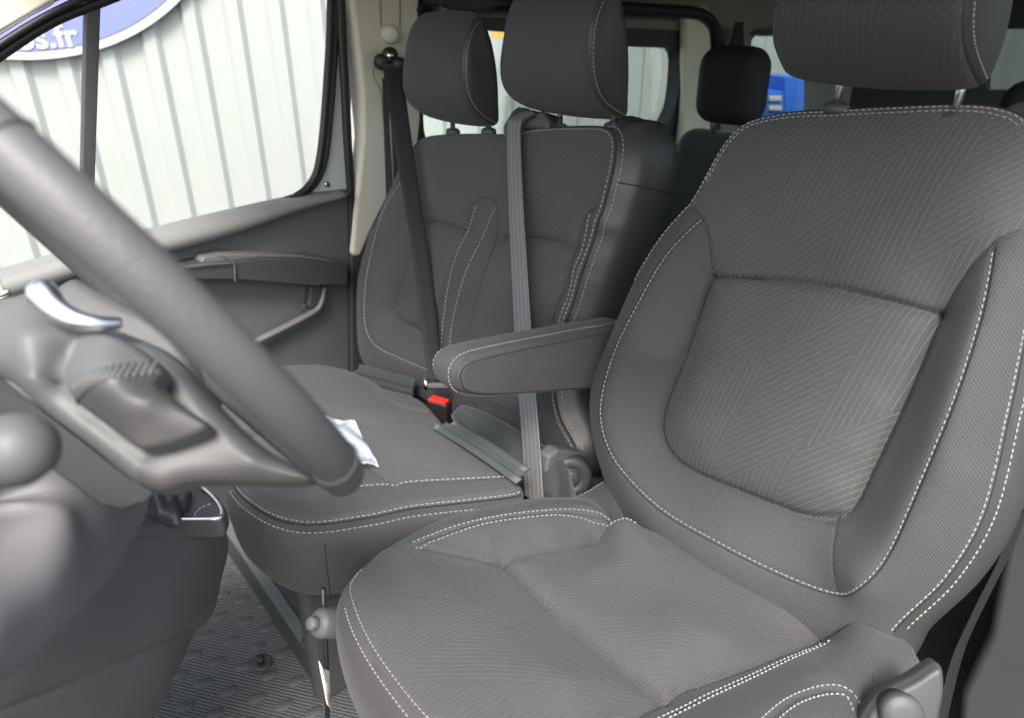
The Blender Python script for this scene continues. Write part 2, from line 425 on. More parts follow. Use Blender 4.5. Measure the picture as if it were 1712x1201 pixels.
    def line(s, c, off=0, lift=.0006, a=0., b=1., closed=False):
        """3-D polyline on the surface, offset sideways by off"""
        n = len(c); c = c[int(a*n):max(int(b*n), int(a*n)+3)]
        T = np.gradient(c, axis=0); q = np.c_[-T[:, 1], T[:, 0]]; q /= np.linalg.norm(q, axis=1)[:, None]+1e-12
        p = c+q*off; e = 1e-3; h0 = s.H(p); gx = (s.H(p+[e, 0])-s.H(p-[e, 0]))/(2*e); gy = (s.H(p+[0, e])-s.H(p-[0, e]))/(2*e)
        nn = s.en[None]-gx[:, None]*s.ex-gy[:, None]*s.es; nn /= np.linalg.norm(nn, axis=1)[:, None]
        return s.w3(p, h0)+nn*lift, nn
    def build(s, name, mat, parent, panels=(), sidemat=None, sidename='side_panel'):
        """panels: (name, mat, closed 2-D polygon, parent?)"""
        nf = s.nfront; cen = np.array([s.V2[list(f)].mean(0) for f in s.F[:nf]]); own = np.zeros(len(s.F), int)
        for i, (n_, m_, poly) in enumerate(panels): own[:nf][inpoly(cen, poly)] = i+1
        if sidemat is not None: own[nf:] = -1
        res = []; root = None
        for k, (n_, m_) in [(0, (name, mat))]+[(i+1, (p[0], p[1])) for i, p in enumerate(panels)]+([(-1, (sidename, sidemat))] if sidemat is not None else []):
            ids = np.nonzero(own == k)[0]
            if not len(ids): continue
            fs = [s.F[i] for i in ids]; used = np.unique(np.concatenate([np.array(f) for f in fs])); mp = {int(u): i for i, u in enumerate(used)}
            par = parent if root is None else root
            o = obj(n_, s.V[used], [tuple(mp[int(i)] for i in f) for f in fs], m_, par, True, s.uv[used], s.nn[used])
            if root is None: root = o
            res.append(o)
        return res
def chain(*cs):
    """closed polygon from consecutive open curves (auto-flip)"""
    P = cs[0]
    for c in cs[1:]:
        if np.linalg.norm(c[-1]-P[-1]) < np.linalg.norm(c[0]-P[-1]): c = c[::-1]
        P = np.vstack([P, c])
    return P
def seamtube(lines, r=.0008):
    return join(*[tube(P, r, 5) for P, _ in lines])

def headrest(root, xr, wd, front, back, mat, gmat, bulge=.012, crown=.006, stitch=True, groove=.003, name='headrest', dwb=.05):
    """side profile (seam) traced in the plane x=xr and swept across the seat"""
    f = np.array([onx(x, y, xr)[1:] if x != 'L' else (y[0], y[1]) for x, y in front]+[onx(x, y, xr)[1:] if x != 'L' else (y[0], y[1]) for x, y in back])
    pr = cr(f, True, 150)[:150]; N = len(pr); c = pr.mean(0); V = []; U = []
    arc = np.r_[0, np.cumsum(np.linalg.norm(np.diff(pr, axis=0), axis=1))]
    zt_ = (pr[:, 1].max()-pr[:, 1])/(pr[:, 1].max()-pr[:, 1].min()); wv = wd+dwb*np.clip((zt_-.35)/.65, 0, 1)**1.4
    Fc = []; sec = []
    S = 46
    for k in range(S+1):
        t = k/S; e = min(t, 1-t)*wd; gr = groove*math.exp(-(e/.0035)**2) + .010*math.exp(-e/.010)*.35
        sc = crown*math.sin(PI*t)**.6-gr; d = pr-c; d /= np.linalg.norm(d, axis=1)[:, None]
        q = pr+d*sc; xs = xr-wv*t; V += [(x, a, b) for x, (a, b) in zip(xs, q)]; U += [(-x, s_) for x, s_ in zip(xs, arc)]
    for k in range(S):
        for i in range(N): j = (i+1) % N; Fc.append((k*N+i, k*N+j, (k+1)*N+j, (k+1)*N+i))
    o = fixn(obj(name, V, Fc, mat, root, True, U))
    for side, x0 in ((1, xr), (-1, xr-wd)):
        V2 = []; U2 = []; F2 = []; Rg = 22
        for k in range(Rg):
            t = 1-k/Rg; e = (1-t)
            d = (pr-c); dn = d/np.linalg.norm(d, axis=1)[:, None]; q = c+d*t-dn*(groove if k == 0 else 0)*1.0
            x = side*(bulge*(1-t**3)+.003*(1-math.exp(-e*12))-.002); xb = np.full(N, xr) if side == 1 else xr-wv*t-wd*(1-t)
            V2 += [(x+x_, a, b) for x_, (a, b) in zip(xb, q)]; U2 += [(a, b) for a, b in q]
        for k in range(Rg-1):
            for i in range(N): j = (i+1) % N; F2.append((k*N+i, k*N+j, (k+1)*N+j, (k+1)*N+i))
        V2.append((x0+side*(bulge+.001), c[0], c[1])); U2.append(tuple(c)); e = len(V2)-1
        for i in range(N): F2.append(((Rg-1)*N+i, (Rg-1)*N+(i+1) % N, e))
        fixn(obj('side_gusset', V2, F2, gmat, o, True, U2))
    if stitch:
        kf = int(np.argmin(((pr-f[len(front)-1])**2).sum(1))); prf, cf = pr[:kf+1], c
        d = pr-c; dn = d/np.linalg.norm(d, axis=1)[:, None]; pp = np.vstack([pr, pr[:1]]); dd = np.vstack([dn, dn[:1]]); L = []
        a = pp+dd*(-.0035); L.append((np.c_[np.full(len(pp), xr-.007), a+dd*.0012], np.c_[np.zeros(len(pp)), dd]))
        wv2 = np.r_[wv, wv[:1]]; L.append((np.c_[xr-wv2+.007, a+dd*.0012], np.c_[np.zeros(len(pp)), dd]))
        b = pp-dd*.0085; L.append((np.c_[np.full(len(pp), xr+.0062), b], np.c_[np.ones(len(pp)), dd*.3])); L = [(p_[:kf+1], n_[:kf+1]) for p_, n_ in L]
        for l_ in L: v, f_ = stitches([l_], .0046, .0024, .0011); obj('stitching', v, f_, M['thread'], o, False)
    return o, pr
def post(root, x, y, z0, z1, lean=.25):
    v, f = tube([(x, y+lean*(z0-z1)*0, z0), (x, y, z1)], .0055, 14); obj('headrest_post', v, f, M['steel'], root)
    v, f = tube([(x, y, z0-.004), (x, y, z0+.002), (x, y, z0+.009), (x, y, z0+.012)], [.017, .019, .017, .010], 24, ry=[.013, .015, .013, .008]); obj('post_guide', v, f, M['pl_dark'], root)

X3, Y3, Z3 = np.array([1., 0, 0]), np.array([0, 1., 0]), np.array([0, 0, 1.])
def tilt(a): a = math.radians(a); return np.array([0, math.sin(a), math.cos(a)])
def ctilt(a): a = math.radians(a); return np.array([0, math.cos(a), -math.sin(a)])
def L(x, s, h): return ('L', x, s, h)

# ================================================================== DRIVER SEAT
ds = thing('captain_chair', (.46, .2, 0), 'charcoal fabric single seat with white stitching and one armrest, nearest the camera', 'car seat')
B = .044
LUM = [(1186, 462), (1260, 465), (1350, 475), (1450, 494), (1520, 511), (1570, 526), (1545, 590), (1502, 690), (1460, 778), (1420, 850), (1340, 862), (1250, 828), (1150, 785), (1108, 720), (1128, 630), (1160, 545)]
bk = Pad((.42, .47, .48), X3, tilt(20),
    [(1090, 965, 0), (1040, 878, 0), (1004, 790, 0), (987, 720, 0), (986, 650, 0), (1008, 585, 0), (1058, 470, 0), (1106, 390, 0), (1150, 338, 0), (1174, 298, 0),
     (1207, 240, -.004), (1246, 203, -.01), (1310, 186, -.012), (1400, 180, -.012), (1500, 174, -.012), (1600, 171, -.012), (1675, 178, -.012), (1722, 205, -.01),
     L(.262, .535, -.006), L(.283, .48, -.002), L(.30, .42, 0), (1712, 585, 0), (1688, 700, 0), (1648, 860, 0), (1585, 968, 0), (1500, 1052, 0), (1450, 1125, 0), (1350, 1130, 0), (1220, 1060, 0)],
    dict(
        lumbar_top=dict(p=[(1186, 462, 0), (1260, 465, .001), (1350, 475, .002), (1450, 494, .002), (1520, 511, .001), (1570, 526, 0)], g=.0075, w=.004),
        lumbar=dict(p=[(1186, 462, 0), (1160, 545, 0), (1128, 630, 0), (1105, 700, 0), (1112, 748, 0), (1150, 785, .001), (1250, 828, .002), (1340, 862, .002), (1400, 866, 0), (1428, 845, 0), (1460, 778, 0), (1502, 690, 0), (1545, 590, 0), (1570, 526, 0)], g=.0075, w=.004),
        up_left=dict(p=[(1150, 340, .003), (1170, 362, .012), (1183, 400, .010), (1186, 462, 0)], g=.0035, w=.003),
        up_right=dict(p=[L(.296, .452, .003), (1712, 384, .008), (1680, 392, .012), (1655, 408, .014), (1612, 458, .008), (1570, 526, 0)], g=.0035, w=.003),
        ridge=dict(p=[(1170, 366, .013), (1112, 428, .024), (1054, 528, B), (1018, 610, B), (1003, 680, B), (1011, 735, B), (1040, 788, B), (1105, 852, B), (1200, 908, B), (1300, 958, .03), (1390, 992, .028), (1432, 984, B), (1482, 928, B), (1540, 800, B), (1598, 655, B), (1642, 510, .028), (1660, 412, .016)], g=.0018, w=.003),
        corner_r=dict(p=[(1400, 866, 0), (1396, 925, .016), (1402, 990, .029)], g=.0012, w=.003, fit=False),
        corner_l=dict(p=[(1112, 750, 0), (1075, 785, .016), (1050, 800, .03)], g=.0008, w=.003, fit=False),
    ),
    ctrl=[(1335+(x-1335)*k, 655+(y-655)*k, 0) for k in (.82, .5) for x, y in LUM]+[(1335, 655, 0), (1350, 320, .014), (1500, 330, .016), (1300, 250, .008), (1550, 240, .008), (1420, 400, .012), (1640, 300, .012),
          (1620, 800, .030), (1560, 920, .028), (1120, 600, .018), (1060, 640, .032)], puff=[(('lumbar', 'lumbar_top'), .017, .022)],
    K=110, N=520, R=.010, prof=[(.006, .004), (.016, .02), (.024, .05), (.024, .09), (.008, .125), (-.05, .135)], outfn=lambda a, b: 1 if a > .2 else .12)
sm = {k: v['c'] for k, v in bk.seams.items()}
lum = chain(sm['lumbar'], sm['lumbar_top'])
ul, ur = sm['up_left'], sm['up_right']
o = bk.out; i0 = np.argmin(((o-ul[0])**2).sum(1)); i1 = np.argmin(((o-ur[0])**2).sum(1))
def outarc(pad, i0, i1, through):
    n = len(pad.out); a = [pad.out[(i0+k) % n] for k in range((i1-i0) % n+1)]; b = [pad.out[(i0-k) % n] for k in range((i0-i1) % n+1)]
    a, b = np.array(a), np.array(b); d = lambda c: ((c-np.array(through))**2).sum(1).min()
    return a if d(a) < d(b) else b
top_arc = outarc(bk, i0, i1, (.07, .6)); top_arc = bk.c+(top_arc-bk.c)*1.01
upper = chain(ul[::-1], top_arc, ur, sm['lumbar_top'])
r_ = bk.build('backrest', M['twill'], ds, [('lumbar_panel', M['chev'], lum), ('shoulder_panel', M['chev'], upper)], M['leather'], 'backrest_side')
bk_o = r_[0]
def edge(pad, c0, c1, through, inset, lift=.0006):
    i0 = np.argmin(((pad.out-c0)**2).sum(1)); i1 = np.argmin(((pad.out-c1)**2).sum(1)); a = outarc(pad, i0, i1, through)
    p = pad.c+(a-pad.c); q, n = pad.line(a, 0)
    # inset towards the centre, following the surface
    T = np.gradient(a, axis=0); nv = np.c_[-T[:, 1], T[:, 0]]; nv /= np.linalg.norm(nv, axis=1)[:, None]
    sg = 1 if ((pad.c-a)*nv).sum() > 0 else -1
    return pad.line(a, sg*inset, lift)
def sew(lines, mat, par, *a):
    for l in lines: v, f = stitches([l], *a); obj('white_stitching', v, f, mat, par, False)
def seam_lines(lines, r, par):
    for l in lines: v, f = tube(l[0], r, 5); obj('seam', v, f, M['seam_line'], par)
P_ = lambda pad, *q: pad.tr([q])[0, :2]
st = [bk.line(sm['ridge'], 0, .0004)]
cA, cB, cR0, cR1 = P_(bk, 1174, 298, 0), P_(bk, 1722, 205, 0), P_(bk, 1712, 585, 0), P_(bk, 1490, 1056, 0)
st += [edge(bk, P_(bk, 1060, 468, 0), cB, (.07, .6), .0055), edge(bk, cA, cB, (.07, .6), .0115), edge(bk, cB, cR1, (.33, .3), .004)]
rs = bk.side[1]; i0 = np.argmin(((bk.out-cB)**2).sum(1)); i1 = np.argmin(((bk.out-cR1)**2).sum(1)); ii = [(i0+k) % bk.N for k in range((i1-i0) % bk.N)] if ((i1-i0) % bk.N) < bk.N/2 else [(i0-k) % bk.N for k in range((i0-i1) % bk.N)]
n3 = bk.nrm[ii, 0:1]*bk.ex+bk.nrm[ii, 1:2]*bk.es
st.append((bk.side[0][ii]+n3*.0012, n3+bk.en*.3))
sew(st, M['thread'], bk_o, .0050, .0028, .00105)
seam_lines([bk.line(sm[k], 0, -.0002) for k in ('lumbar', 'lumbar_top', 'up_left', 'up_right')]+[bk.line(sm['ridge'], -.0035, -.0002), bk.line(sm['corner_r'], 0, -.0004), edge(bk, cA, cR1, (.33, .3), .001, .0002)], .0009, bk_o)
v, f = stitches([(bk.side[13][ii]+n3*.001, n3)], .004, .003, .001); obj('side_stitching', v, f, M['pl_mid'], bk_o, False)

# headrest
hr, _ = headrest(ds, .595, .200,
    [('L', (.735, 1.255)), ('L', (.690, 1.262)), ('L', (.650, 1.235)), (1622, -45), (1614, 0), (1611, 50), (1617, 95), (1640, 145)],
    [(1652, 128), (1660, 80), (1664, 30), (1666, -20), ('L', (.765, 1.22))], M['chev_small'], M['leather'], crown=.010)
post(ds, .42, .688, 1.026, 1.10); post(ds, .570, .688, 1.026, 1.10)

# cushion
cu = Pad((.42, 0, .46), X3, ctilt(10),
    [(583, 978, 0), (592, 1022, 0), (615, 1072, -.002), (655, 1132, -.002), (705, 1195, -.002), L(.04, -.075, 0), L(.14, -.078, 0), L(.24, -.066, 0), L(.31, -.02, .008), L(.338, .06, .02), L(.345, .2, .03), L(.345, .34, .035), L(.33, .46, .04), L(.2, .52, .016), L(.05, .52, .010), L(-.08, .50, .012),
     (1070, 838, .03), (1042, 812, .034), (1014, 802, .034), (985, 817, .030), (955, 830, .024), (905, 832, .024), (850, 838, .022), (770, 856, .018), (705, 882, .012), (645, 914, .008), (603, 948, .003)],
    dict(
        arch=dict(p=[(692, 911, .016), (760, 884, .030), (850, 863, .037), (940, 856, .040), (1000, 862, .039), (1040, 876, .036), (1065, 892, .026)], g=.002, w=.003),
        left=dict(p=[(640, 915, .010), (692, 913, .015), (760, 925, .008), (840, 936, 0), (900, 926, .001), (980, 912, .001), (1062, 893, 0), (1100, 880, 0)], g=.0045, w=.0035),
        cross=dict(p=[(840, 936, 0), (885, 985, -.001), (950, 1045, -.002), (1030, 1112, -.002), (1113, 1168, 0)], g=.010, w=.0055),
        right=dict(p=[L(.13, -.07, .002), (1113, 1168, 0), (1180, 1140, .001), (1280, 1105, .001), (1360, 1075, .002), (1420, 1050, .005)], g=.005, w=.0035),
        rstitch=dict(p=[(1040, 1235, .016), (1107, 1201, .018), (1180, 1166, .018), (1280, 1120, .018), (1345, 1090, .018), (1385, 1073, .018)], g=.0015, w=.003),
        rarch=dict(p=[(1270, 1218, .045), (1320, 1176, .046), (1370, 1156, .044), (1410, 1155, .042), (1428, 1172, .040), (1434, 1198, .035)], g=.0025, w=.003),
        rear=dict(p=[(1392, 1082, .02), (1430, 1095, .036), (1455, 1120, .042), (1463, 1152, .040)], g=.002, w=.003, fit=False),
    ),
    ctrl=[(760, 1010, .012), (700, 960, .012), (850, 1080, .012), (950, 1150, .012), (1100, 1000, .008), (1200, 1080, .009), (1000, 960, .005), (640, 985, .007), (820, 900, .022), (930, 890, .022), L(.25, .1, .040), L(.27, .3, .046), L(.26, .42, .05), L(.1, .45, .010), L(.2, .45, .014), L(0, .45, .008), (1480, 1100, .05), (1120, 1100, .009)],
    K=110, N=520, R=.010, center=(900, 1030, 0), puff=[(('cross', [(1113, 1168, 0), (1180, 1140, .001), (1280, 1105, .001), (1360, 1075, .002), (1420, 1050, .005), L(.2, .5, 0), L(0, .5, 0), (1100, 880, 0)], [(1100, 880, 0), (1062, 893, 0), (980, 912, 0), (900, 926, 0), (840, 936, 0)]), .015, .013), (('cross', [(1113, 1168, 0), L(.13, -.07, 0), L(.04, -.07, 0)], [L(.04, -.07, 0), (705, 1195, 0), (600, 1040, 0), (590, 975, 0), (640, 917, 0)], [(640, 915, 0), (692, 913, 0), (760, 925, 0), (840, 936, 0)]), .006, .02)], prof=[(.007, .006), (.014, .03), (.012, .07), (.0, .115), (-.03, .13)], outfn=lambda a, b: 1 if b < -.3 or a > .5 else .3)
sm = {k: v['c'] for k, v in cu.seams.items()}
ol = cu.out
def arcpoly(pad, a, b, thr, ex=1.01):
    i0 = np.argmin(((pad.out-a)**2).sum(1)); i1 = np.argmin(((pad.out-b)**2).sum(1)); return pad.c+(outarc(pad, i0, i1, thr)-pad.c)*ex
li = np.argmin(((sm['left']-P_(cu, 840, 936, 0))**2).sum(1)); ri = np.argmin(((sm['right']-P_(cu, 1113, 1168, 0))**2).sum(1))
rear_arc = arcpoly(cu, sm['left'][-1], sm['right'][-1], (.1, .52))
seatpoly = chain(sm['cross'], sm['right'][ri:], rear_arc[::-1] if np.linalg.norm(rear_arc[-1]-sm['right'][-1]) < np.linalg.norm(rear_arc[0]-sm['right'][-1]) else rear_arc, sm['left'][li:][::-1])
front_arc = arcpoly(cu, sm['left'][0], sm['right'][0], (-.1, -.06))
frontpoly = chain(sm['left'][:li+1], sm['cross'], sm['right'][:ri+1][::-1], front_arc[::-1])
r_ = cu.build('seat_cushion', M['twill'], ds, [('seat_panel', M['chev_seat'], seatpoly), ('thigh_panel', M['chev_seat'], frontpoly)], M['cloth'], 'cushion_side')
cu_o = r_[0]
st = [cu.line(sm['arch'], .005, .0008), cu.line(sm['arch'], -.005, .0008), cu.line(sm['rstitch'], .0045, .0008), cu.line(sm['rstitch'], -.0045, .0008), cu.line(sm['rarch'], .006, .0008), cu.line(sm['rarch'], -.006, .0008),
      edge(cu, P_(cu, 600, 950, 0), np.array([.24, -.066]), (-.1, -.05), .003), edge(cu, P_(cu, 1014, 802, .03), P_(cu, 955, 830, .03), P_(cu, 985, 817, .03), .002)]
a0 = np.argmin(((ol-P_(cu, 592, 1000, 0))**2).sum(1)); a1 = np.argmin(((ol-np.array([.24, -.066]))**2).sum(1)); ii = [(a0+k) % cu.N for k in range((a1-a0) % cu.N)]
if len(ii) > cu.N/2: ii = [(a0-k) % cu.N for k in range((a0-a1) % cu.N)]
n3 = cu.nrm[ii, 0:1]*cu.ex+cu.nrm[ii, 1:2]*cu.es; st.append((cu.side[0][ii]+n3*.001, n3+cu.en*.5))
sew(st, M['thread'], cu_o, .0046, .0026, .001)
seam_lines([cu.line(sm[k], 0, -.0002) for k in ('left', 'cross', 'right', 'arch', 'rear', 'rstitch')], .0008, cu_o)

# armrest
ar = Pad((.165, 0, 0), Y3, Z3,
    [(783, 657, 0), (770, 640, 0), (772, 620, 0), (790, 604, 0), (850, 588, 0), (930, 572, 0), (1008, 557, 0), (1060, 556, 0), (1065, 640, 0), (1010, 648, 0), (930, 655, 0), (830, 662, 0)],
    {}, [(850, 625, .004), (950, 610, .005), (900, 640, .004), (1020, 600, .004)], K=50, N=260, R=.006, prof=[(.003, .003), (.006, .015), (.007, .028), (.006, .042), (.003, .052), (-.01, .056)])
r_ = ar.build('armrest', M['cloth'], ds); ar_o = r_[0]
n3 = ar.nrm[:, 0:1]*ar.ex+ar.nrm[:, 1:2]*ar.es; loopi = list(range(ar.N))+[0]
q1, q1n = ar.line(np.vstack([ar.out, ar.out[:1]]), 0, .0); 
sew([(ar.side[4][loopi]+n3[loopi]*.001, n3[loopi]+.4*X3), (ar.side[19][loopi]+n3[loopi]*.0008, n3[loopi])], M['thread'], ar_o, .0046, .0022, .0011)
T_ = np.vstack([ar.out, ar.out[:1]])
v, f = tube(ar.w3(ar.out-ar.nrm*.0028, ar.H(ar.out-ar.nrm*.0028)), .0008, 5, True); obj('seam', v, f, M['seam_line'], ar_o)

# recliner housing between the seats, seat base, right-hand trim
def disc(c, ax, prof, n=40):
    """lathe: prof list of (r, along)"""
    ax = np.array(ax, float); ax /= np.linalg.norm(ax); u = np.cross(ax, [0, 0, 1.]);
    if np.linalg.norm(u) < .1: u = np.cross(ax, [0, 1., 0])
    u /= np.linalg.norm(u); w = np.cross(ax, u); V = []; Fc = []
    for r, a in prof:
        for k in range(n): t = 2*PI*k/n; V.append(np.array(c)+ax*a+r*(u*math.cos(t)+w*math.sin(t)))
    m = len(prof)
    for i in range(m-1):
        for k in range(n): Fc.append((i*n+k, i*n+(k+1) % n, (i+1)*n+(k+1) % n, (i+1)*n+k))
    Fc += [tuple(range(n))[::-1], tuple(range((m-1)*n, m*n))]
    return np.array(V), Fc
c = onx(953, 800, .155)
v, f = disc(c, (.75, -.6, .25), [(.043, -.05), (.043, -.004), (.040, .003), (.036, .006), (.022, .007), (.0195, .003), (.018, .003), (.0165, .008), (.012, .010)])
fixn(obj('recliner_knob', v, f, M['pl_dark'], ds))
plate('recliner_cover', [onx(x, y, .145) for x, y in [(918, 765), (935, 752), (975, 757), (1010, 775), (1030, 860), (900, 870)]], (-.03, 0, 0), M['pl_mid'], ds, .006)
v, f = box((.322, .29, .155), (.68, .44, .31)); obj('seat_base', v, f, M['black'], ds, bevel=.012)
v, f = box((.62, .27, .335), (.10, .40, .09)); obj('seat_frame', v, f, M['black'], ds, bevel=.01)
# plastic side valance, lower right
vp = [(1425, 1262), (1440, 1222), (1466, 1182), (1490, 1163), (1530, 1142), (1572, 1118), (1580, 1150), (1572, 1200), (1560, 1270)]
va = Pad(ony(1500, 1170, .30), np.array([.8, .6, 0]), np.array([-.25, .33, .9]), [(x, y, 0) for x, y in vp], {}, [(1500, 1190, .003)], K=30, N=160, R=.006, prof=[(.002, .006), (.0, .02)])
va.build('side_valance', M['pl_dark'], ds)
c = ony(1505, 1192, .295)
v, f = disc(c, (.5, -.7, .5), [(.022, -.01), (.022, .006), (.019, .010), (.008, .011), (.003, .011)]); fixn(obj('lumbar_knob', v, f, M['pl_dark'], ds))

# hand brake lever left of the driver seat
hb = thing('handbrake_lever', onx(545, 1045, .15), 'dark grey hand brake lever with press button, left of the nearest seat cushion', 'lever')
a, b = onx(640, 1040, .155), onx(532, 1043, .155); d = (b-a)/np.linalg.norm(b-a)
ts = [a, a+d*.02, b-d*.02, b-d*.004, b, b+d*.004]
v, f = tube(ts, [.0215, .0215, .0215, .0205, .019, .014], 28); fixn(obj('grip', v, f, M['pl_door'], hb))
v, f = tube([b, b+d*.012, b+d*.016, b+d*.017], [.0095, .0095, .008, .003], 24); fixn(obj('press_button', v, f, M['pl_mid'], hb))
v, f = tube([onx(540, 985, .13), onx(545, 1100, .13), onx(548, 1210, .13)], .004, 8); obj('lever_rod', v, f, M['black'], hb)

# paper label hanging by the seat base
lp = [onx(x, y, .17) for x, y in [(533, 1106), (540, 1118), (551, 1124), (552, 1150), (553, 1188), (546, 1178), (541, 1150), (536, 1125)]]
lab = tag(plate('paper_label', lp, (-.001, 0, 0), M['paper'], None, 0, loc=lp[0]), 'crumpled white paper label hanging beside the black seat base', 'label')
vs = []
for k in range(13):
    y = 1118+k*4.6; x0 = 537+k*.75; vs.append(tube([onx(x0+2, y, .1708), onx(x0+random.uniform(5, 8), y+3.2, .1708)], .0005, 4))
v, f = join(*vs); obj('printed_lines', v, f, M['ink'], lab)
#@@SPLIT
# ================================================================== PASSENGER BENCH
bn = thing('passenger_bench', (-.3, .25, 0), 'double front passenger bench in charcoal fabric with white stitching, behind the steering wheel', 'car seat')
BO, BT = (-.32, .5, .4), 16
bb = Pad(BO, X3, tilt(BT),
    [(620, 628, -.01), (600, 590, -.01), (595, 520, -.01), (600, 450, -.01), (622, 385, -.01), (650, 320, -.008), (668, 275, -.006), (692, 240, -.006), (715, 226, -.006), (780, 222, -.006), (850, 222, -.006), (900, 213, -.006), (960, 210, -.006), (1005, 211, -.006),
     (1024, 222, .0), (1028, 250, .006), (1020, 300, .009), (1000, 370, .011), (964, 480, .012), (940, 560, .012), (925, 640, .010), (935, 700, .006), (962, 762, 0), (900, 775, 0), (830, 735, 0), (760, 700, 0), (700, 665, 0), (650, 645, -.005)],
    dict(
        pl=dict(p=[(668, 305, .004), (640, 352, .016), (620, 420, .022), (610, 480, .024), (609, 540, .024), (625, 575, .024), (665, 598, .024), (705, 615, .024), (740, 632, .022)], g=.0015, w=.004),
        plum=dict(p=[(702, 372, 0), (690, 420, 0), (668, 480, 0), (658, 518, 0), (668, 535, 0), (700, 552, 0), (735, 570, 0)], g=.005, w=.004),
        ptop=dict(p=[(690, 372, 0), (730, 371, 0), (760, 377, 0), (781, 385, .004)], g=.005, w=.004),
        pr1=dict(p=[(794, 345, .012), (779, 387, .020), (757, 440, .024), (743, 510, .026), (737, 570, .026), (736, 610, .024)], g=.0018, w=.003),
        pr2=dict(p=[(827, 345, .012), (803, 400, .021), (778, 455, .025), (757, 530, .026), (750, 590, .026), (748, 640, .024)], g=.0018, w=.003),
        ptip=dict(fit=False, p=[(783, 384, .004), (783, 350, .010), (797, 333, .012), (817, 331, .012), (829, 342, .010), (832, 375, .006), (822, 440, 0), (808, 500, 0), (795, 560, 0), (790, 620, 0)], g=.0025, w=.003),
        mtop=dict(p=[(838, 398, 0), (880, 396, .0), (930, 402, 0), (964, 413, 0)], g=.005, w=.004),
        mrt=dict(p=[(996, 345, .006), (976, 362, .004), (962, 413, 0), (942, 480, 0), (919, 545, 0), (906, 610, 0), (910, 680, 0)], g=.0035, w=.003),
        mst=dict(fit=False, p=[(984, 358, .008), (970, 405, .014), (950, 470, .018), (927, 545, .018), (914, 605, .016)], g=.0015, w=.003),
    ),
    ctrl=[(740, 300, .006), (930, 300, .008), (720, 470, .008), (880, 500, .008), (870, 620, .008), (640, 500, .020), (780, 460, .024), (690, 590, .016), (960, 450, .015), (990, 370, .013), (938, 540, .015)],
    K=90, N=480, R=.008, center=(810, 450, 0), puff=[([[(702, 372, 0), (690, 420, 0), (668, 480, 0), (658, 518, 0), (668, 535, 0), (700, 552, 0), (737, 572, 0), (748, 500, 0), (762, 440, 0), (783, 386, 0), (760, 377, 0), (730, 371, 0), (702, 372, 0)]], .012, .016), ([[(836, 398, 0), (880, 396, 0), (930, 402, 0), (962, 413, 0), (942, 480, 0), (919, 545, 0), (906, 610, 0), (910, 680, 0), (850, 690, 0), (790, 640, 0), (795, 560, 0), (808, 500, 0), (822, 440, 0), (836, 398, 0)]], .012, .016)], prof=[(.010, .008), (.034, .03), (.046, .07), (.044, .12), (.02, .16), (-.03, .165)], outfn=lambda a, b: 1 if a > .45 else (.75 if a > .1 and b > 0 else .12))
sm = {k: v['c'] for k, v in bb.seams.items()}
lumL = np.vstack([P_(bb, *q, 0) for q in [(702, 372), (690, 420), (668, 480), (658, 518), (668, 535), (700, 552), (740, 572), (748, 500), (762, 440), (787, 386), (760, 377), (730, 371)]])
lumM = np.vstack([P_(bb, *q, 0) for q in [(834, 398), (880, 396), (930, 402), (964, 413), (945, 480), (925, 545), (912, 610), (915, 680), (850, 690), (790, 640), (795, 560), (808, 500), (822, 440)]])
shL = np.vstack([P_(bb, *q, 0) for q in [(686, 238), (720, 218), (852, 218), (836, 398), (832, 352), (816, 329), (798, 331), (783, 346), (781, 385), (730, 371), (690, 371), (668, 300)]])
shM = np.vstack([P_(bb, *q, 0) for q in [(852, 216), (940, 206), (1012, 208), (1022, 250), (996, 345), (976, 362), (962, 413), (930, 402), (880, 396), (838, 398)]])
r_ = bb.build('bench_backrest', M['cloth'], bn, [('shoulder_panel', M['chev_small'], shL), ('shoulder_panel', M['chev_small'], shM), ('lumbar_panel', M['chev_small'], lumL), ('lumbar_panel', M['chev_small'], lumM)], M['leather'], 'backrest_side')
bb_o = r_[0]
eTop0, eTop1, eBot = P_(bb, 860, 222, 0), P_(bb, 1005, 211, 0), P_(bb, 962, 762, 0)
st = [bb.line(sm['pl'], 0, .001), bb.line(sm['pr1'], 0, .001), bb.line(sm['pr2'], 0, .001), bb.line(sm['mst'], 0, .001), edge(bb, eTop0, eBot, P_(bb, 1000, 370, 0), .006)]
iA = np.argmin(((bb.out-eTop0)**2).sum(1)); iB = np.argmin(((bb.out-eBot)**2).sum(1)); ii = [(iA+k) % bb.N for k in range((iB-iA) % bb.N)]
if len(ii) > bb.N*.6: ii = [(iA-k) % bb.N for k in range((iA-iB) % bb.N)]
n3 = bb.nrm[ii, 0:1]*bb.ex+bb.nrm[ii, 1:2]*bb.es; st.append((bb.side[0][ii]+n3*.001+bb.en*.001, n3+bb.en))
sew(st, M['thread'], bb_o, .0058, .0030, .0015)
seam_lines([bb.line(sm[k], 0, -.0002) for k in ('plum', 'ptop', 'ptip', 'mtop', 'mrt')]+[edge(bb, eTop0, eBot, P_(bb, 1000, 370, 0), .001, .0006)], .0011, bb_o)
# horizontal seam across the side panel
js = [np.argmin(((bb.out-P_(bb, 1020, 300, 0))**2).sum(1))]
ps = np.array([bb.side[k][js[0]] for k in range(0, 20)]); v, f = tube(ps, .0012, 5); obj('side_seam', v, f, M['seam_line'], bb_o)
ps2 = np.array([bb.side[14][(js[0]+k*(1 if bb.out[(js[0]+5) % bb.N][1] < bb.out[js[0]][1] else -1)) % bb.N] for k in range(0, 130)]); v, f = tube(ps2, .0012, 5); obj('side_seam', v, f, M['seam_line'], bb_o)

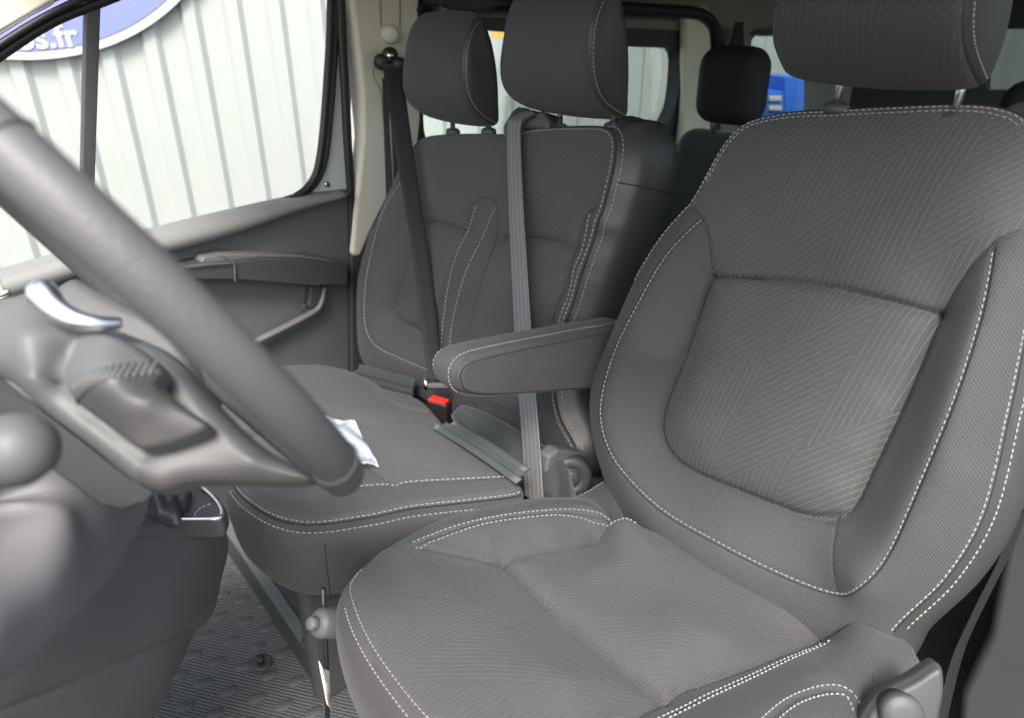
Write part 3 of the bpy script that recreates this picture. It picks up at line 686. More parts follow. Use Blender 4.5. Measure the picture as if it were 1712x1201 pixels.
h1, _ = headrest(bn, -.29, .190, [(803, 25), (786, 42), (774, 80), (771, 125), (777, 162), (796, 192), (831, 210)], [(834, 175), (831, 120), (823, 72), (813, 42)], M['cloth'], M['leather'], crown=.009)
h2, _ = headrest(bn, .038, .200, [(1018, -42), (1003, -10), (988, 30), (982, 75), (983, 122), (994, 160), (1014, 184), (1046, 197)], [(1050, 165), (1051, 115), (1049, 60), (1041, 5), (1032, -32)], M['chev_small'], M['leather'], crown=.009)
for px, py in ((757, 214), (817, 213)): p = ony(px, py, .685); post(bn, p[0], p[1], p[2]-.012, p[2]+.06)
for px, py in ((936, 206), (1025, 204)): p = ony(px, py, .69); post(bn, p[0], p[1], p[2]-.012, p[2]+.06)

# cushions
mc = Pad((-.1, .1, .46), X3, ctilt(3),
    [(867, 806, 0), (868, 822, -.002), (800, 832, -.002), (700, 843, -.002), (620, 858, -.002), (540, 870, -.002), (480, 866, -.002), (432, 846, -.002), (395, 815, -.003), (385, 780, 0), (400, 740, 0), (470, 712, 0), (600, 708, 0), (735, 710, 0), (800, 752, 0)],
    dict(
        top=dict(p=[(585, 815, .004), (640, 808, .005), (750, 801, .005), (858, 797, .004)], g=.003, w=.003),
        mid=dict(p=[(560, 720, .002), (600, 765, .001), (640, 795, .001), (662, 808, .002)], g=.005, w=.004),
    ), ctrl=[(700, 760, .010), (640, 740, .008), (560, 790, .010), (480, 800, .010), (450, 780, .010), (780, 785, .006)],
    K=70, N=420, R=.012, prof=[(.006, .006), (.013, .03), (.012, .07), (.002, .12), (-.02, .15), (-.06, .165)], outfn=lambda a, b: .9 if b < .2 else .2)
sm = {k: v['c'] for k, v in mc.seams.items()}
pp = np.vstack([P_(mc, *q, 0) for q in [(560, 720), (600, 765), (640, 795), (662, 808), (750, 801), (858, 797), (800, 752), (735, 712), (600, 700)]])
pq = np.vstack([P_(mc, *q, 0) for q in [(540, 715), (600, 765), (640, 795), (655, 808), (560, 825), (520, 840), (470, 838), (430, 820), (400, 790), (400, 740), (470, 715)]])
r_ = mc.build('seat_cushion', M['cloth'], bn, [('seat_panel', M['chev_seat'], pp), ('thigh_panel', M['chev_seat'], pq)], M['cloth'], 'cushion_side')
mc_o = r_[0]
fa, fb = P_(mc, 867, 815, 0), P_(mc, 390, 800, 0)
iA = np.argmin(((mc.out-fa)**2).sum(1)); iB = np.argmin(((mc.out-fb)**2).sum(1)); ii = [(iA+k) % mc.N for k in range((iB-iA) % mc.N)]
if len(ii) > mc.N*.7 or not any(mc.out[i][1] < -.05 for i in ii): ii = [(iA-k) % mc.N for k in range((iA-iB) % mc.N)]
n3 = mc.nrm[ii, 0:1]*mc.ex+mc.nrm[ii, 1:2]*mc.es
st = [mc.line(sm['top'], .003, .001), edge(mc, fa, fb, P_(mc, 540, 870, 0), .0025), (mc.side[0][ii]+n3*.0012, n3+mc.en*.4)]
sew(st, M['thread'], mc_o, .0056, .0028, .0013)
k0 = np.argmin(((mc.out-P_(mc, 541, 870, 0))**2).sum(1)); ps = np.array([mc.side[k][k0] for k in range(2, 22)])
v, f = join(seamtube([mc.line(sm[k], 0, -.0002) for k in sm]+[edge(mc, fa, fb, P_(mc, 540, 870, 0), -.001, .0)], .0009), tube(ps, .0009, 5)); obj('seam', v, f, M['seam_line'], mc_o)

pc = Pad((-.5, .3, .452), X3, ctilt(4),
    [(738, 700, 0), (735, 716, -.01), (600, 716, -.01), (470, 716, -.01), (380, 712, -.005), (330, 680, -.005), (345, 640, 0), (400, 617, 0), (470, 609, 0), (540, 609, 0), (598, 622, 0), (640, 645, 0), (700, 664, 0)],
    dict(a=dict(p=[(600, 622, .002), (640, 660, .004), (680, 680, .002), (735, 690, 0)], g=.003, w=.004)), ctrl=[(500, 660, .012), (600, 690, .006), (440, 680, .01)], K=50, N=300, R=.014,
    prof=[(.004, .006), (.010, .03), (.008, .08), (-.01, .12)], outfn=lambda a, b: .5)
r_ = pc.build('seat_cushion', M['cloth'], bn)
v, f = stitches([edge(pc, P_(pc, 400, 617, 0), P_(pc, 640, 645, 0), P_(pc, 540, 609, 0), .004)], .007, .0015, .002); obj('white_stitching', v, f, M['pl_mid'], r_[0], False)

# trim flaps and roll where the bench cushion meets the backrest
rollp = [(752, 700, .07), (757, 680, .09), (775, 672, .09), (820, 690, .08), (880, 725, .07), (930, 760, .06), (930, 840, .05), (870, 812, .05), (800, 760, .06)]
rl = Pad(BO, X3, tilt(55), rollp, {}, [(800, 715, .075), (850, 765, .07)], K=30, N=160, R=.02, prof=[(.004, .02), (0, .06)])
rl.build('seat_gap_flap', M['rear'], bn)
for k, (a, b) in enumerate([((728, 713), (868, 806)), ((742, 710), (872, 796)), ((756, 708), (880, 788))]):
    pa, pb = onz(*a, .462+.004*k), onz(*b, .462+.004*k); q = np.linspace(0, 1, 12)[:, None]; c = pa+(pb-pa)*q+np.array([0, 0, .004])*np.sin(q*PI)
    v, f, u = ribbon(c, [np.array([.3, .9, .5])]*12, .014, .003); obj('flap_fold', v, f, M['base'] if k % 2 == 0 else M['rear'], bn, uv=u)
for k, (a, b) in enumerate([((622, 628), (718, 652)), ((632, 612), (720, 640)), ((640, 602), (722, 630))]):
    pa, pb = onp(*a, BO, np.cross(X3, tilt(BT)))+Y3*-.07, onp(*b, BO, np.cross(X3, tilt(BT)))+Y3*-.05; q = np.linspace(0, 1, 12)[:, None]; c = pa+(pb-pa)*q
    v, f, u = ribbon(c, [np.array([0, .5, .9])]*12, .024, .004); obj('flap_fold', v, f, M['rear'], bn, uv=u)
v, f = box(onx(849, 696, -.07)+np.array([0, 0, 0]), (.028, .012, .014)); obj('release_tab', v, f, M['pl_mid'], bn, bevel=.004)
# plinth
def vprism(pts, z0, z1): return prism([(x, y, z0) for x, y in pts], (0, 0, z1-z0))
v, f = vprism([(-.05, .008), (-.74, .064), (-.74, .44), (-.05, .44)], .0, .078); fixn(obj('plinth_lower', v, f, M['base'], bn, bevel=.006))
v, f = vprism([(-.06, .034), (-.74, .088), (-.74, .44), (-.06, .44)], .078, .30); fixn(obj('plinth', v, f, M['base'], bn, bevel=.006))
v, f = vprism([(-.110, .0145), (-.738, .0655), (-.738, .0875), (-.125, .038)], .0785, .0815); fixn(obj('plinth_ledge', v, f, M['baselt'], bn, bevel=.0015))
v, f = vprism([(-.055, -.004), (-.030, -.004), (-.022, .01), (-.022, .48), (-.055, .48)], .0, .345); fixn(obj('plinth_post', v, f, M['base'], bn, bevel=.01, seg=3))

# ================================================================== STEERING WHEEL
WC = np.array([.36, -.24, .988]); wa = math.radians(60); WU = np.array([0, -math.cos(wa), math.sin(wa)]); WN = np.array([0, math.sin(wa), math.cos(wa)]); WR = .1955
sw = thing('steering_wheel', WC, 'grey leather steering wheel blurred in the foreground, in front of the driver seat', 'steering wheel')
an = np.linspace(0, 2*PI, 180, endpoint=False); ring = np.array([WC+WR*(math.cos(t)*X3+math.sin(t)*WU) for t in an])
V = []; U = []; n = 28
for i, t in enumerate(an):
    rd = math.cos(t)*X3+math.sin(t)*WU
    for k in range(n):
        a = 2*PI*k/n; V.append(ring[i]+rd*.0124*math.cos(a)+WN*.0140*math.sin(a)); U.append((t*WR, a*.017))
Fc = [(i*n+k, i*n+(k+1) % n, ((i+1) % 180)*n+(k+1) % n, ((i+1) % 180)*n+k) for i in range(180) for k in range(n)]
rim = fixn(obj('rim', V, Fc, M['wheel'], sw, True, U))
L_ = []
def px_of(p): d = np.asarray(p)-CAM; z = d@FWD; return (W_/2+F_*(d@RGT)/z, H_/2-F_*(d@UPV)/z) if z > .05 else (1e5, 1e5)
for tx, ty in ((20, 235), (560, 775)):
    t = min(an, key=lambda a: math.hypot(px_of(WC+WR*(math.cos(a)*X3+math.sin(a)*WU))[0]-tx, px_of(WC+WR*(math.cos(a)*X3+math.sin(a)*WU))[1]-ty))
    for dt in (0, PI-2*t): 
        a_ = t+dt; rd = math.cos(a_)*X3+math.sin(a_)*WU; L_.append(tube([WC+rd*WR+rd*.0125*math.cos(a)+WN*.0141*math.sin(a) for a in np.linspace(0, 2*PI, 28, endpoint=False)], .0011, 6, True))
for v, f in L_: obj('leather_joint', v, f, M['pl_dark'], rim)
# hub and shroud: profile seen from the door side, cast in a plane parallel to the column
hx = np.array([.55, .835, 0]); hx /= np.linalg.norm(hx); hn = np.array([.62, -.41, .62]); hn -= hx*(hn@hx); hn /= np.linalg.norm(hn); hs = np.cross(hn, hx)
HO = ond(200, 660, .47)
hub = Pad(HO, hx, hs, [(-110, 560, -.01), (-60, 505, -.005), (0, 492, 0), (55, 478, 0), (85, 492, 0), (130, 524, 0), (200, 550, 0), (280, 590, 0), (360, 680, 0), (430, 745, 0), (500, 785, 0), (518, 800, 0), (495, 808, -.004), (440, 808, -.004), (370, 806, -.004), (310, 808, 0), (262, 822, 0), (215, 805, 0), (150, 752, 0), (75, 695, 0), (0, 632, 0), (-70, 600, -.005)],
    dict(a=dict(p=[(140, 548, .010), (106, 580, .012), (88, 620, .012), (98, 660, .008), (160, 708, .006), (235, 760, .006)], g=.003, w=.006)),
    ctrl=[(40, 560, .022), (60, 620, .020), (300, 740, .002), (420, 770, .004), (190, 600, .0), (190, 680, -.004), (0, 560, .01)],
    K=70, N=300, R=.012, center=(190, 660, .01), prof=[(.001, .012), (.0, .03), (-.003, .045)])
M['spoke_shaded'] = plain('spoke_plastic_shaded', (.058, .057, .056), .5, .08, 20, .3, 900, .0003)  # hub plastic darkened: shade on the lower right hub and spoke painted in
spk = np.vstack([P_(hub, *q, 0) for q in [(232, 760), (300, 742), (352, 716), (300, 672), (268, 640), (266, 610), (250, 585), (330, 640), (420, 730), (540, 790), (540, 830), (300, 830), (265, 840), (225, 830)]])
hub.build('wheel_hub', M['hub'], sw, [('spoke_shaded', M['spoke_shaded'], spk)])
cv = Pad(HO+hn*.014, hx, hs, [(140, 556, .004), (190, 562, .012), (240, 590, .014), (268, 620, .014), (262, 645, .012), (300, 680, .014), (345, 714, .010), (300, 738, .008), (245, 752, .008), (225, 745, .008), (165, 702, .008), (116, 662, .008), (106, 625, .006), (118, 588, .006)],
    dict(lip=dict(p=[(108, 655, .016), (150, 650, .026), (200, 636, .030), (255, 612, .030)], g=0)), ctrl=[(180, 592, .022), (200, 690, .022), (250, 705, .018), (160, 672, .020), (290, 712, .014), (250, 670, .024)],
    K=60, N=260, R=.004, center=(195, 650, .01), prof=[(.001, .01), (0, .02)])
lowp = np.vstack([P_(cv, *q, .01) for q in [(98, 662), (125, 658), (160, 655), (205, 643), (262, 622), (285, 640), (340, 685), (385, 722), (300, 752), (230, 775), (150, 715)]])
co = cv.build('airbag_cover', M['hub'], sw, [('lower_cover_shaded', M['spoke_shaded'], lowp)])[0]  # lower half faces down; its shade is put in as darker colour
R_ = []
for k in range(15):
    x = 118+k*9.6; y = 652-(x-118)*.30
    c0 = cv.tr([(x-6, y+15, .02)])[0]; c1 = cv.tr([(x+3, y-12, .02)])[0]; q = np.linspace(0, 1, 6)[:, None]; P2 = c0[:2]+(c1[:2]-c0[:2])*q
    R_.append(tube(cv.w3(P2, cv.H(P2)), .0013, 6))
v, f = join(*R_); obj('cover_ribs', v, f, M['hub'], co)
ch = [ond(x, y, D) for x, y, D in [(52, 484, .455), (70, 492, .452), (92, 515, .45), (125, 534, .45), (165, 541, .455), (200, 540, .465)]]
ch = cr(ch, False, 40); v, f = tube(ch, np.interp(np.linspace(0, 1, len(ch)), [0, .15, .5, 1], [.004, .010, .0075, .004]), 14); obj('chrome_spoke_trim', v, f, M['chrome'], sw)
# column stalk, shroud
stk = thing('column_stalk', ond(28, 750, .36), 'light grey rounded end of a column stalk, blurred at the left edge of the picture', 'stalk')
e0, e1 = ond(30, 752, .37), ond(-160, 790, .42); d = (e1-e0)/np.linalg.norm(e1-e0)
v, f = tube([e0-d*.019, e0-d*.017, e0-d*.011, e0, e0+d*.02, e0+d*.05, e1], [.003, .010, .0165, .0195, .019, .016, .014], 28); fixn(obj('stalk_grip', v, f, M['hub'], stk))

# ================================================================== DASHBOARD AND CONSOLE
da = thing('dashboard', (.3, -.5, .4), 'smooth grey lower dashboard with a round recess, in the left foreground', 'dashboard')
dn = np.array([.55, .75, .35]); dn /= np.linalg.norm(dn); dx = np.cross(Z3, dn); dx /= np.linalg.norm(dx); dsv = np.cross(dn, dx)
DO = ond(100, 950, .60)
dash = Pad(DO, dx, dsv, [(-200, 500, 0), (-60, 570, 0), (0, 610, 0), (70, 660, 0), (150, 720, 0), (225, 775, 0), (262, 815, -.002), (250, 880, -.01), (215, 945, -.012), (160, 1015, -.015), (90, 1085, -.02), (0, 1160, -.025), (-100, 1260, -.03), (-300, 1300, -.03), (-360, 900, -.01), (-320, 620, 0)],
    dict(rec=dict(p=[(60, 790, .006), (56, 850, .006), (38, 895, .004), (0, 940, .002), (-50, 965, 0)], g=.010, w=.012)),
    ctrl=[(140, 870, .018), (100, 960, .018), (0, 1050, .010), (180, 850, .014), (-20, 860, -.030), (-60, 800, -.03), (20, 830, -.018), (-100, 900, -.03)],
    K=70, N=320, R=.02, center=(-20, 900, 0), prof=[(.003, .02), (.0, .06), (-.03, .12)])
dash.build('lower_panel', M['pl_dash'], da)
shb = [(-60, 595), (0, 625), (75, 688), (150, 745), (215, 797), (258, 824), (246, 838), (203, 828), (138, 780), (63, 724), (0, 668), (-60, 640)]
plate('column_gap_seal', [ond(x, y, .53) for x, y in shb], -dn*.02, M['rubber'], da, .002)
# dash top under the windscreen, cluster hood
hd = Pad(ond(110, 500, .62), hx, hs, [(-40, 560, 0), (40, 500, 0), (85, 478, 0), (115, 462, .0), (140, 466, 0), (200, 500, 0), (300, 560, 0), (300, 680, 0), (0, 680, 0)], {}, [(150, 500, .004)], K=30, N=160, R=.012, center=(130, 570, 0), prof=[(.002, .02), (0, .08)])
hd.build('column_cowl', M['hub'], da)
v, f = box((.05, -.93, .62), (1.62, .36, .30)); obj('dash_body', v, f, M['pl_mid'], da, bevel=.05, seg=5)
v, f = box((-.05, -.80, .33), (1.3, .22, .45)); obj('dash_underside', v, f, M['pl_dark'], da, bevel=.03)
# ribbed lid at the far left edge
bt = thing('ribbed_cup', ond(2, 500, .95), 'small ribbed pale plastic cap with a pink band on the dashboard, at the left edge', 'cap')
c = ond(-6, 497, .95); v, f = disc(c-Z3*.02, Z3, [(.015, 0), (.0165, .002), (.0165, .024), (.015, .028), (.011, .030), (.011, .05), (.009, .052)], 32); fixn(obj('cap_body', v, f, M['cream'], bt))
L_ = [tube([c+np.array([.0168*math.cos(a), .0168*math.sin(a), -.017+k*.0045]) for a in np.linspace(0, 2*PI, 32, endpoint=False)], .0008, 5, True) for k in range(6)]
v, f = join(*L_); obj('cap_ridges', v, f, M['pl_dark'], bt)
v, f = tube([c+np.array([.0175*math.cos(a), .0175*math.sin(a), -.022]) for a in np.linspace(0, 2*PI, 32, endpoint=False)], .002, 6, True); obj('pink_band', v, f, M['red'], bt)

cs = thing('gear_console', (0, -.25, .3), 'dark plum grey gear lever console with chrome edged leather gaiter, left of the floor mat', 'console')
cn = np.array([.93, .36, .08]); cn /= np.linalg.norm(cn); cx = np.cross(Z3, cn); cx /= np.linalg.norm(cx); cz = np.cross(cn, cx)
if cx@RGT < 0: pass
con = Pad(onx(300, 960, .03), cx, cz, [(130, 852, 0), (220, 868, 0), (300, 876, .002), (350, 877, .0), (375, 876, -.008), (386, 900, -.016), (384, 935, -.02), (376, 965, -.02), (366, 1010, -.02), (352, 1042, -.02), (328, 1062, -.02), (312, 1100, -.02), (290, 1145, -.02), (262, 1195, -.02), (225, 1260, -.02), (100, 1400, -.02), (-300, 1400, -.02), (-250, 1000, -.01), (0, 880, 0)],
    dict(rim=dict(p=[(180, 895, .006), (250, 897, .006), (310, 896, .006), (350, 893, .003), (382, 885, -.012)], g=.0015, w=.005),
         low=dict(p=[(0, 1195, .012), (60, 1172, .012), (150, 1135, .014), (230, 1095, .014), (290, 1068, .010), (325, 1050, -.004)], g=.0025, w=.006)),
    ctrl=[(300, 960, .012), (220, 1000, .016), (340, 960, .002), (150, 1080, .018), (250, 1140, .008), (280, 1110, .008), (330, 1020, 0)],
    K=80, N=360, R=.012, center=(200, 1020, .01), prof=[(.003, .01), (.002, .04), (-.004, .12), (-.01, .24)])
con.build('console_body', M['pl_console'], cs)
# top tray with gaiter
zt = onx(300, 868, .02)[2]
tp = [(180, 872), (300, 872), (352, 872), (372, 868), (378, 850), (365, 830), (345, 815), (325, 808), (230, 800), (150, 800)]
plate('console_top', [onz(x, y, zt-.001) for x, y in tp], (0, 0, -.03), M['pl_console'], cs, .004)
chp = cr([onz(x, y, zt+.003) for x, y in [(150, 868), (250, 868), (330, 869), (360, 868), (371, 862), (366, 845), (352, 828), (335, 814), (322, 810)]], False, 80)
v, f = tube(chp, .0028, 10); obj('chrome_trim', v, f, M['chrome'], cs)
# gaiter: folded leather cone
gc = onz(262, 846, zt); V = []; Fc = []; n = 72; m = 16
lev = np.array([-.02, .0, 1.])
for k in range(m):
    t = k/(m-1)
    for i in range(n):
        a = 2*PI*i/n; r = (.030*(1-t)**1.3+.026)*(1+.10*math.sin(5*a+5*t+1)*(1-t*.5)+.05*math.sin(9*a-7*t)); V.append(gc+np.array([math.cos(a)*r*1.0, math.sin(a)*r*.72, .002+.095*t+.006*math.sin(t*15)*(1-t)]))
for k in range(m-1):
    for i in range(n): Fc.append((k*n+i, k*n+(i+1) % n, (k+1)*n+(i+1) % n, (k+1)*n+i))
M['gaiter'] = plain('gaiter_leather', (.035, .034, .036), .38, .1, 40, .5, 500, .0006)
fixn(obj('gaiter', V, Fc, M['gaiter'], cs))
gl = [onz(x, y, zt+.006) for x, y in [(325, 862), (335, 850), (352, 843)]]
v, f = stitches([(cr(gl, False, 40), np.tile(Z3, (41, 1)))], .004, .002, .0015); obj('gaiter_stitching', v, f, M['thread'], cs, False)
v, f = tube([gc+np.array([-.005, 0, .08]), gc+np.array([-.012, -.01, .17])], .010, 16); obj('lever_rod', v, f, M['black'], cs)
v, f = disc(gc+np.array([-.012, -.01, .165]), Z3, [(.010, 0), (.020, .01), (.025, .03), (.022, .05), (.008, .058)], 28); fixn(obj('lever_knob', v, f, M['pl_dark'], cs))

# ================================================================== FLOOR
t = NT('ribbed_rubber_mat'); co = t.node('ShaderNodeTexCoord').outputs['Object']; s_ = t.node('ShaderNodeSeparateXYZ'); t.L(co, s_.inputs[0])
ph = t.math('MULTIPLY_ADD', s_.outputs[1], .85, t.math('MULTIPLY', s_.outputs[0], -.53)); ph = t.math('MULTIPLY', ph, 2*PI/.0066)
ph2 = t.math('MULTIPLY', t.math('SUBTRACT', s_.outputs[0], t.math('MULTIPLY', s_.outputs[1], .4)), 2*PI/.011)
r_ = t.math('MULTIPLY_ADD', t.math('SINE', ph), .5, .5); r2 = t.math('MULTIPLY_ADD', t.math('SINE', ph2), .15, .85)
hh = t.math('MULTIPLY', r_, r2); nz = t.noise(co, 30, 4)
t.L(t.mix(t.math('MULTIPLY_ADD', hh, .7, t.math('MULTIPLY', nz, .3)), (.056, .059, .058), (.088, .092, .090)), t.b.inputs['Base Color']); t.b.inputs['Roughness'].default_value = .55
t.bump(hh, .7, .0012); M['mat'] = t.m
fl = obj('floor', [(-.9, -1.1, 0), (.9, -1.1, 0), (.9, 4, 0), (-.9, 4, 0), (-.9, -1.1, -.03), (.9, -1.1, -.03), (.9, 4, -.03), (-.9, 4, -.03)], [(0, 1, 2, 3), (7, 6, 5, 4), (0, 4, 5, 1), (1, 5, 6, 2), (2, 6, 7, 3), (3, 7, 4, 0)], M['mat'], None, False); fl['kind'] = 'structure'
# oval studs on the mat
M['stud'] = plain('mat_stud_rubber', (.066, .070, .069), .5, .08, 30, .2, 900, .0003)
V = []; Fc = []
# studs grid fitted to rows of ovals
b0 = onz(1045-0, 1000, 0)
A0 = onz(375, 1157, 0)[:2]; A1 = onz(420, 1189, 0)[:2]; B0 = onz(340, 1143, 0)[:2]
def stud(c, ang, a=.0158, b=.0095):
    global V, Fc
    n = 26; o = len(V)
    for k, (sc, z) in enumerate([(1, .0002), (1, .0012), (.93, .0019)]):
        for i in range(n):
            t_ = 2*PI*i/n; x = a*sc*math.copysign(abs(math.cos(t_))**.65, math.cos(t_)); y = b*sc*math.copysign(abs(math.sin(t_))**.75, math.sin(t_))
            V.append((c[0]+x*math.cos(ang)-y*math.sin(ang), c[1]+x*math.sin(ang)+y*math.cos(ang), z))
    for k in range(2):
        for i in range(n): Fc.append((o+k*n+i, o+k*n+(i+1) % n, o+(k+1)*n+(i+1) % n, o+(k+1)*n+i))
    Fc.append(tuple(range(o+2*n, o+3*n)))
STUDS = [(405, 1003), (441, 1012), (369, 1032), (409, 1040), (448, 1051), (344, 1063), (387, 1072), (431, 1082), (472, 1093), (323, 1096), (362, 1107), (407, 1116), (450, 1130), (495, 1140), (300, 1130), (340, 1143), (382, 1157), (430, 1168), (476, 1180), (525, 1192), (270, 1170), (310, 1183), (360, 1194), (412, 1210), (460, 1225), (376, 970), (412, 978), (440, 985), (395, 945), (372, 995)]
g = np.array([onz(x, y, 0)[:2] for x, y in STUDS]); dv = onz(340+20, 1143-9, 0)[:2]-onz(340-20, 1143+9, 0)[:2]; sa = math.atan2(dv[1], dv[0])
for c in g: stud(c, sa)
so = tag(obj('mat_studs', V, Fc, M['stud'], None, True), 'oval raised studs moulded on the ribbed floor mat', 'floor studs'); so['kind'] = 'stuff'
wsh = thing('floor_fastener', onz(437, 1108, 0), 'round black washer and push button fastener on the ribbed floor mat', 'fastener')
c = onz(437, 1110, .002); v, f = disc(c, Z3, [(.0205, .001), (.0205, .0025), (.0185, .0042), (.010, .0034), (.009, .003)], 36); fixn(obj('washer', v, f, M['pl_dark'], wsh))
v, f = disc(c, Z3, [(.0065, .003), (.006, .008), (.008, .011), (.0075, .015), (.004, .016)], 24); fixn(obj('push_button', v, f, M['black'], wsh))

# ================================================================== PASSENGER DOOR (plane x = -.82)
XD = -.82
pd = thing('passenger_door', (XD, .2, .1), 'grey plastic passenger door with armrest, black framed window and pale wall outside', 'door')
def D(x, y, dx=0): return onx(x, y, XD+dx)
plate('door_panel', [D(*q) for q in [(-330, 560), (0, 470), (260, 396), (470, 350), (584, 322), (590, 380), (588, 480), (586, 640), (584, 760), (300, 860), (-330, 960)]], (-.05, 0, 0), M['pl_door'], pd, .004)
# sloping sill under the window
a = np.array([D(x, y, .016) for x, y in [(-330, 548), (0, 458), (150, 414), (260, 386), (400, 352), (500, 330), (584, 319)]]); b = np.array([D(x, y, .040) for x, y in [(-330, 610), (0, 503), (150, 455), (272, 424), (400, 388), (500, 352), (580, 330)]])
a = cr(a, False, 40); b = cr(b, False, 40); V = []; Fc = []
for i in range(41):
    m_ = (a[i]+b[i])/2+np.array([.010, 0, .004]); lo = b[i]+np.array([-.026, 0, -.004]); V += [a[i]-X3*.035, a[i], m_, b[i], lo]
for i in range(40):
    for k in range(4): Fc.append((5*i+k, 5*i+k+1, 5*i+5+k+1, 5*i+5+k))
Fc += [(0, 1, 2, 3, 4), (200, 204, 203, 202, 201)]
M['sill'] = plain('sill_grey_plastic', (.17, .175, .17), .5, .06, 20, .3, 1200, .0004)
fixn(obj('window_sill', V, Fc, M['sill'], pd, True))
# armrest bar
arp = [(285, 452), (340, 440), (385, 436), (440, 430), (500, 431), (545, 436), (584, 444), (584, 478), (520, 480), (450, 474), (390, 470), (330, 470), (285, 474)]
plate('door_armrest', [D(x, y, .06) for x, y in arp], (-.07, 0, 0), M['pl_dark'], pd, .008)
plate('armrest_top_pad', [D(x, y, .05) for x, y in [(335, 440), (340, 430), (372, 425), (430, 424), (500, 427), (550, 434), (575, 441), (500, 437), (430, 436), (385, 440)]], (-.05, 0, 0), M['pl_mid'], pd, .004)
v, f = tube(cr([D(368, 424, .052), D(380, 430, .062), D(391, 441, .064), D(393, 455, .064), D(393, 471, .062)], False, 30), .0018, 8); obj('armrest_joint', v, f, M['pl_mid'], pd)
v, f = tube(cr([D(280, 450, .064), D(340, 443, .066), (D(388, 440, .066))], False, 30), .002, 8); obj('armrest_edge', v, f, M['hub'], pd)
# storage pocket edge
v, f = tube(cr([D(395, 590, .02), D(430, 570, .025), D(480, 545, .025), D(525, 520, .025), D(536, 505, .025), D(541, 480, .02)], False, 50), .0085, 14, ry=.012); obj('pocket_lip', v, f, M['pl_mid'], pd)
plate('pocket_post', [D(x, y, .03) for x, y in [(520, 478), (541, 478), (538, 508), (520, 518), (516, 512)]], (-.03, 0, 0), M['pl_dark'], pd, .004)
c = D(512, 516, .02); v, f = tube([c+np.array([.0, .011*math.cos(a), .011*math.sin(a)]) for a in np.linspace(.5, 5, 16)], .003, 8); obj('pocket_clip', v, f, M['pl_dark'], pd)
# window frame (rubber), divider, pane
wout = cr([D(x, y) for x, y in [(-350, 545), (-120, 505), (0, 472), (260, 402), (450, 354), (495, 328), (515, 312), (530, 285), (540, 220), (549, 100), (552, 30), (548, -20), (500, -60), (300, -50), (190, -5), (90, 35), (0, 92), (-120, 180), (-350, 380)]], True, 300)[:300]
V, Fc = tube(wout, .0095, 10, True); obj('window_seal', V, Fc, M['rubber'], pd)
w2 = cr([D(x, y, -.01) for x, y in [(475, 334), (508, 322), (528, 306), (543, 270), (552, 200), (559, 100), (563, 20), (560, -20)]], False, 80); v, f = tube(w2, .0075, 10); obj('outer_seal', v, f, M['rubber'], pd)
v, f = tube(cr([D(x, y, -.004) for x, y in [(500, 322), (520, 305), (534, 268), (545, 190), (554, 90), (557, 10)]], False, 80), .0035, 8); obj('seal_bead', v, f, M['pl_mid'], pd)
plate('door_frame', [D(x, y, -.02) for x, y in [(500, 340), (545, 255), (562, 100), (568, -30), (600, -30), (592, 100), (583, 250), (584, 335)]], (-.02, 0, 0), M['paint'], pd, .003)
v, f = disc(D(547, 308, -.018), X3, [(.008, -.002), (.008, .002), (.003, .003)], 20); fixn(obj('frame_screw', v, f, M['steel'], pd))
v, f = tube(cr([D(x, y, .002) for x, y in [(588, 640), (588, 420), (587, 330), (582, 250), (577, 150), (572, 60), (568, -40)]], False, 100), .009, 12, ry=.012); obj('edge_seal', v, f, M['rubber'], pd)
plate('window_divider', [D(x, y, .004) for x, y in [(144, -20), (170, -20), (155, 424), (134, 428)]], (-.02, 0, 0), M['pl_dark'], pd, .003)
gp = [D(x, y, -.03) for x, y in [(-350, 560), (0, 475), (500, 340), (545, 260), (556, -20), (300, -60), (0, 80), (-350, 370)]]
v, f = prism(gp, (-.004, 0, 0)); obj('window_pane', v, f, M['glass'], pd, False)
# upper frame rail of the door (cream headliner beyond)
rail = [(-350, 330), (-120, 140), (0, 58), (90, 5), (190, -40), (500, -100), (600, -60), (600, -260), (-350, -260)]
ap = tag(plate('pillar_trim', [D(x, y, .02) for x, y in rail], (-.04, 0, 0), M['cream'], None, .01, loc=D(0, 0)), 'cream windscreen pillar trim above the passenger window, top left corner', 'pillar trim')
v, f = tube(cr([D(x, y, .012) for x, y in [(-120, 158), (0, 74), (90, 20), (190, -25), (300, -60)]], False, 60), .007, 10); obj('pillar_seal', v, f, M['rubber'], ap)
v, f = tube(cr([D(x, y, .035) for x, y in [(-10, 62), (45, 28), (90, 2), (80, -20)]], False, 30), .0016, 8); obj('trim_line', v, f, M['pl_mid'], ap)

# ================================================================== B-PILLAR, SIDE WALL, ROOF
XB = -.80
bp = thing('centre_pillar', onx(640, 200, XB), 'cream centre pillar trim behind the passenger door, with seat belt anchor', 'pillar')
def Bp(x, y, dx=0): return onx(x, y, XB+dx)
plate('pillar_cover', [Bp(*q) for q in [(580, -60), (596, 60), (606, 150), (607, 230), (600, 300), (593, 360), (588, 428), (604, 430), (620, 390), (650, 330), (700, 240), (705, 200), (700, 60), (706, -60)]], (-.05, 0, 0), M['cream'], bp, .012, seg=4)
plate('pillar_strip', [Bp(x, y, .004) for x, y in [(640, 130), (648, 130), (655, 330), (647, 335)]], (-.004, 0, 0), M['black'], bp, .001)
plate('pillar_strip', [Bp(x, y, .004) for x, y in [(652, 130), (658, 130), (668, 318), (660, 325)]], (-.004, 0, 0), M['pl_dark'], bp, .001)
for q in ([(636, -20), (637, 45)], [(669, -20), (669, 45)]):
    v, f = tube([Bp(*q[0], .003), Bp(*q[1], .003)], .0012, 6); obj('slide_groove', v, f, M['pl_mid'], bp)
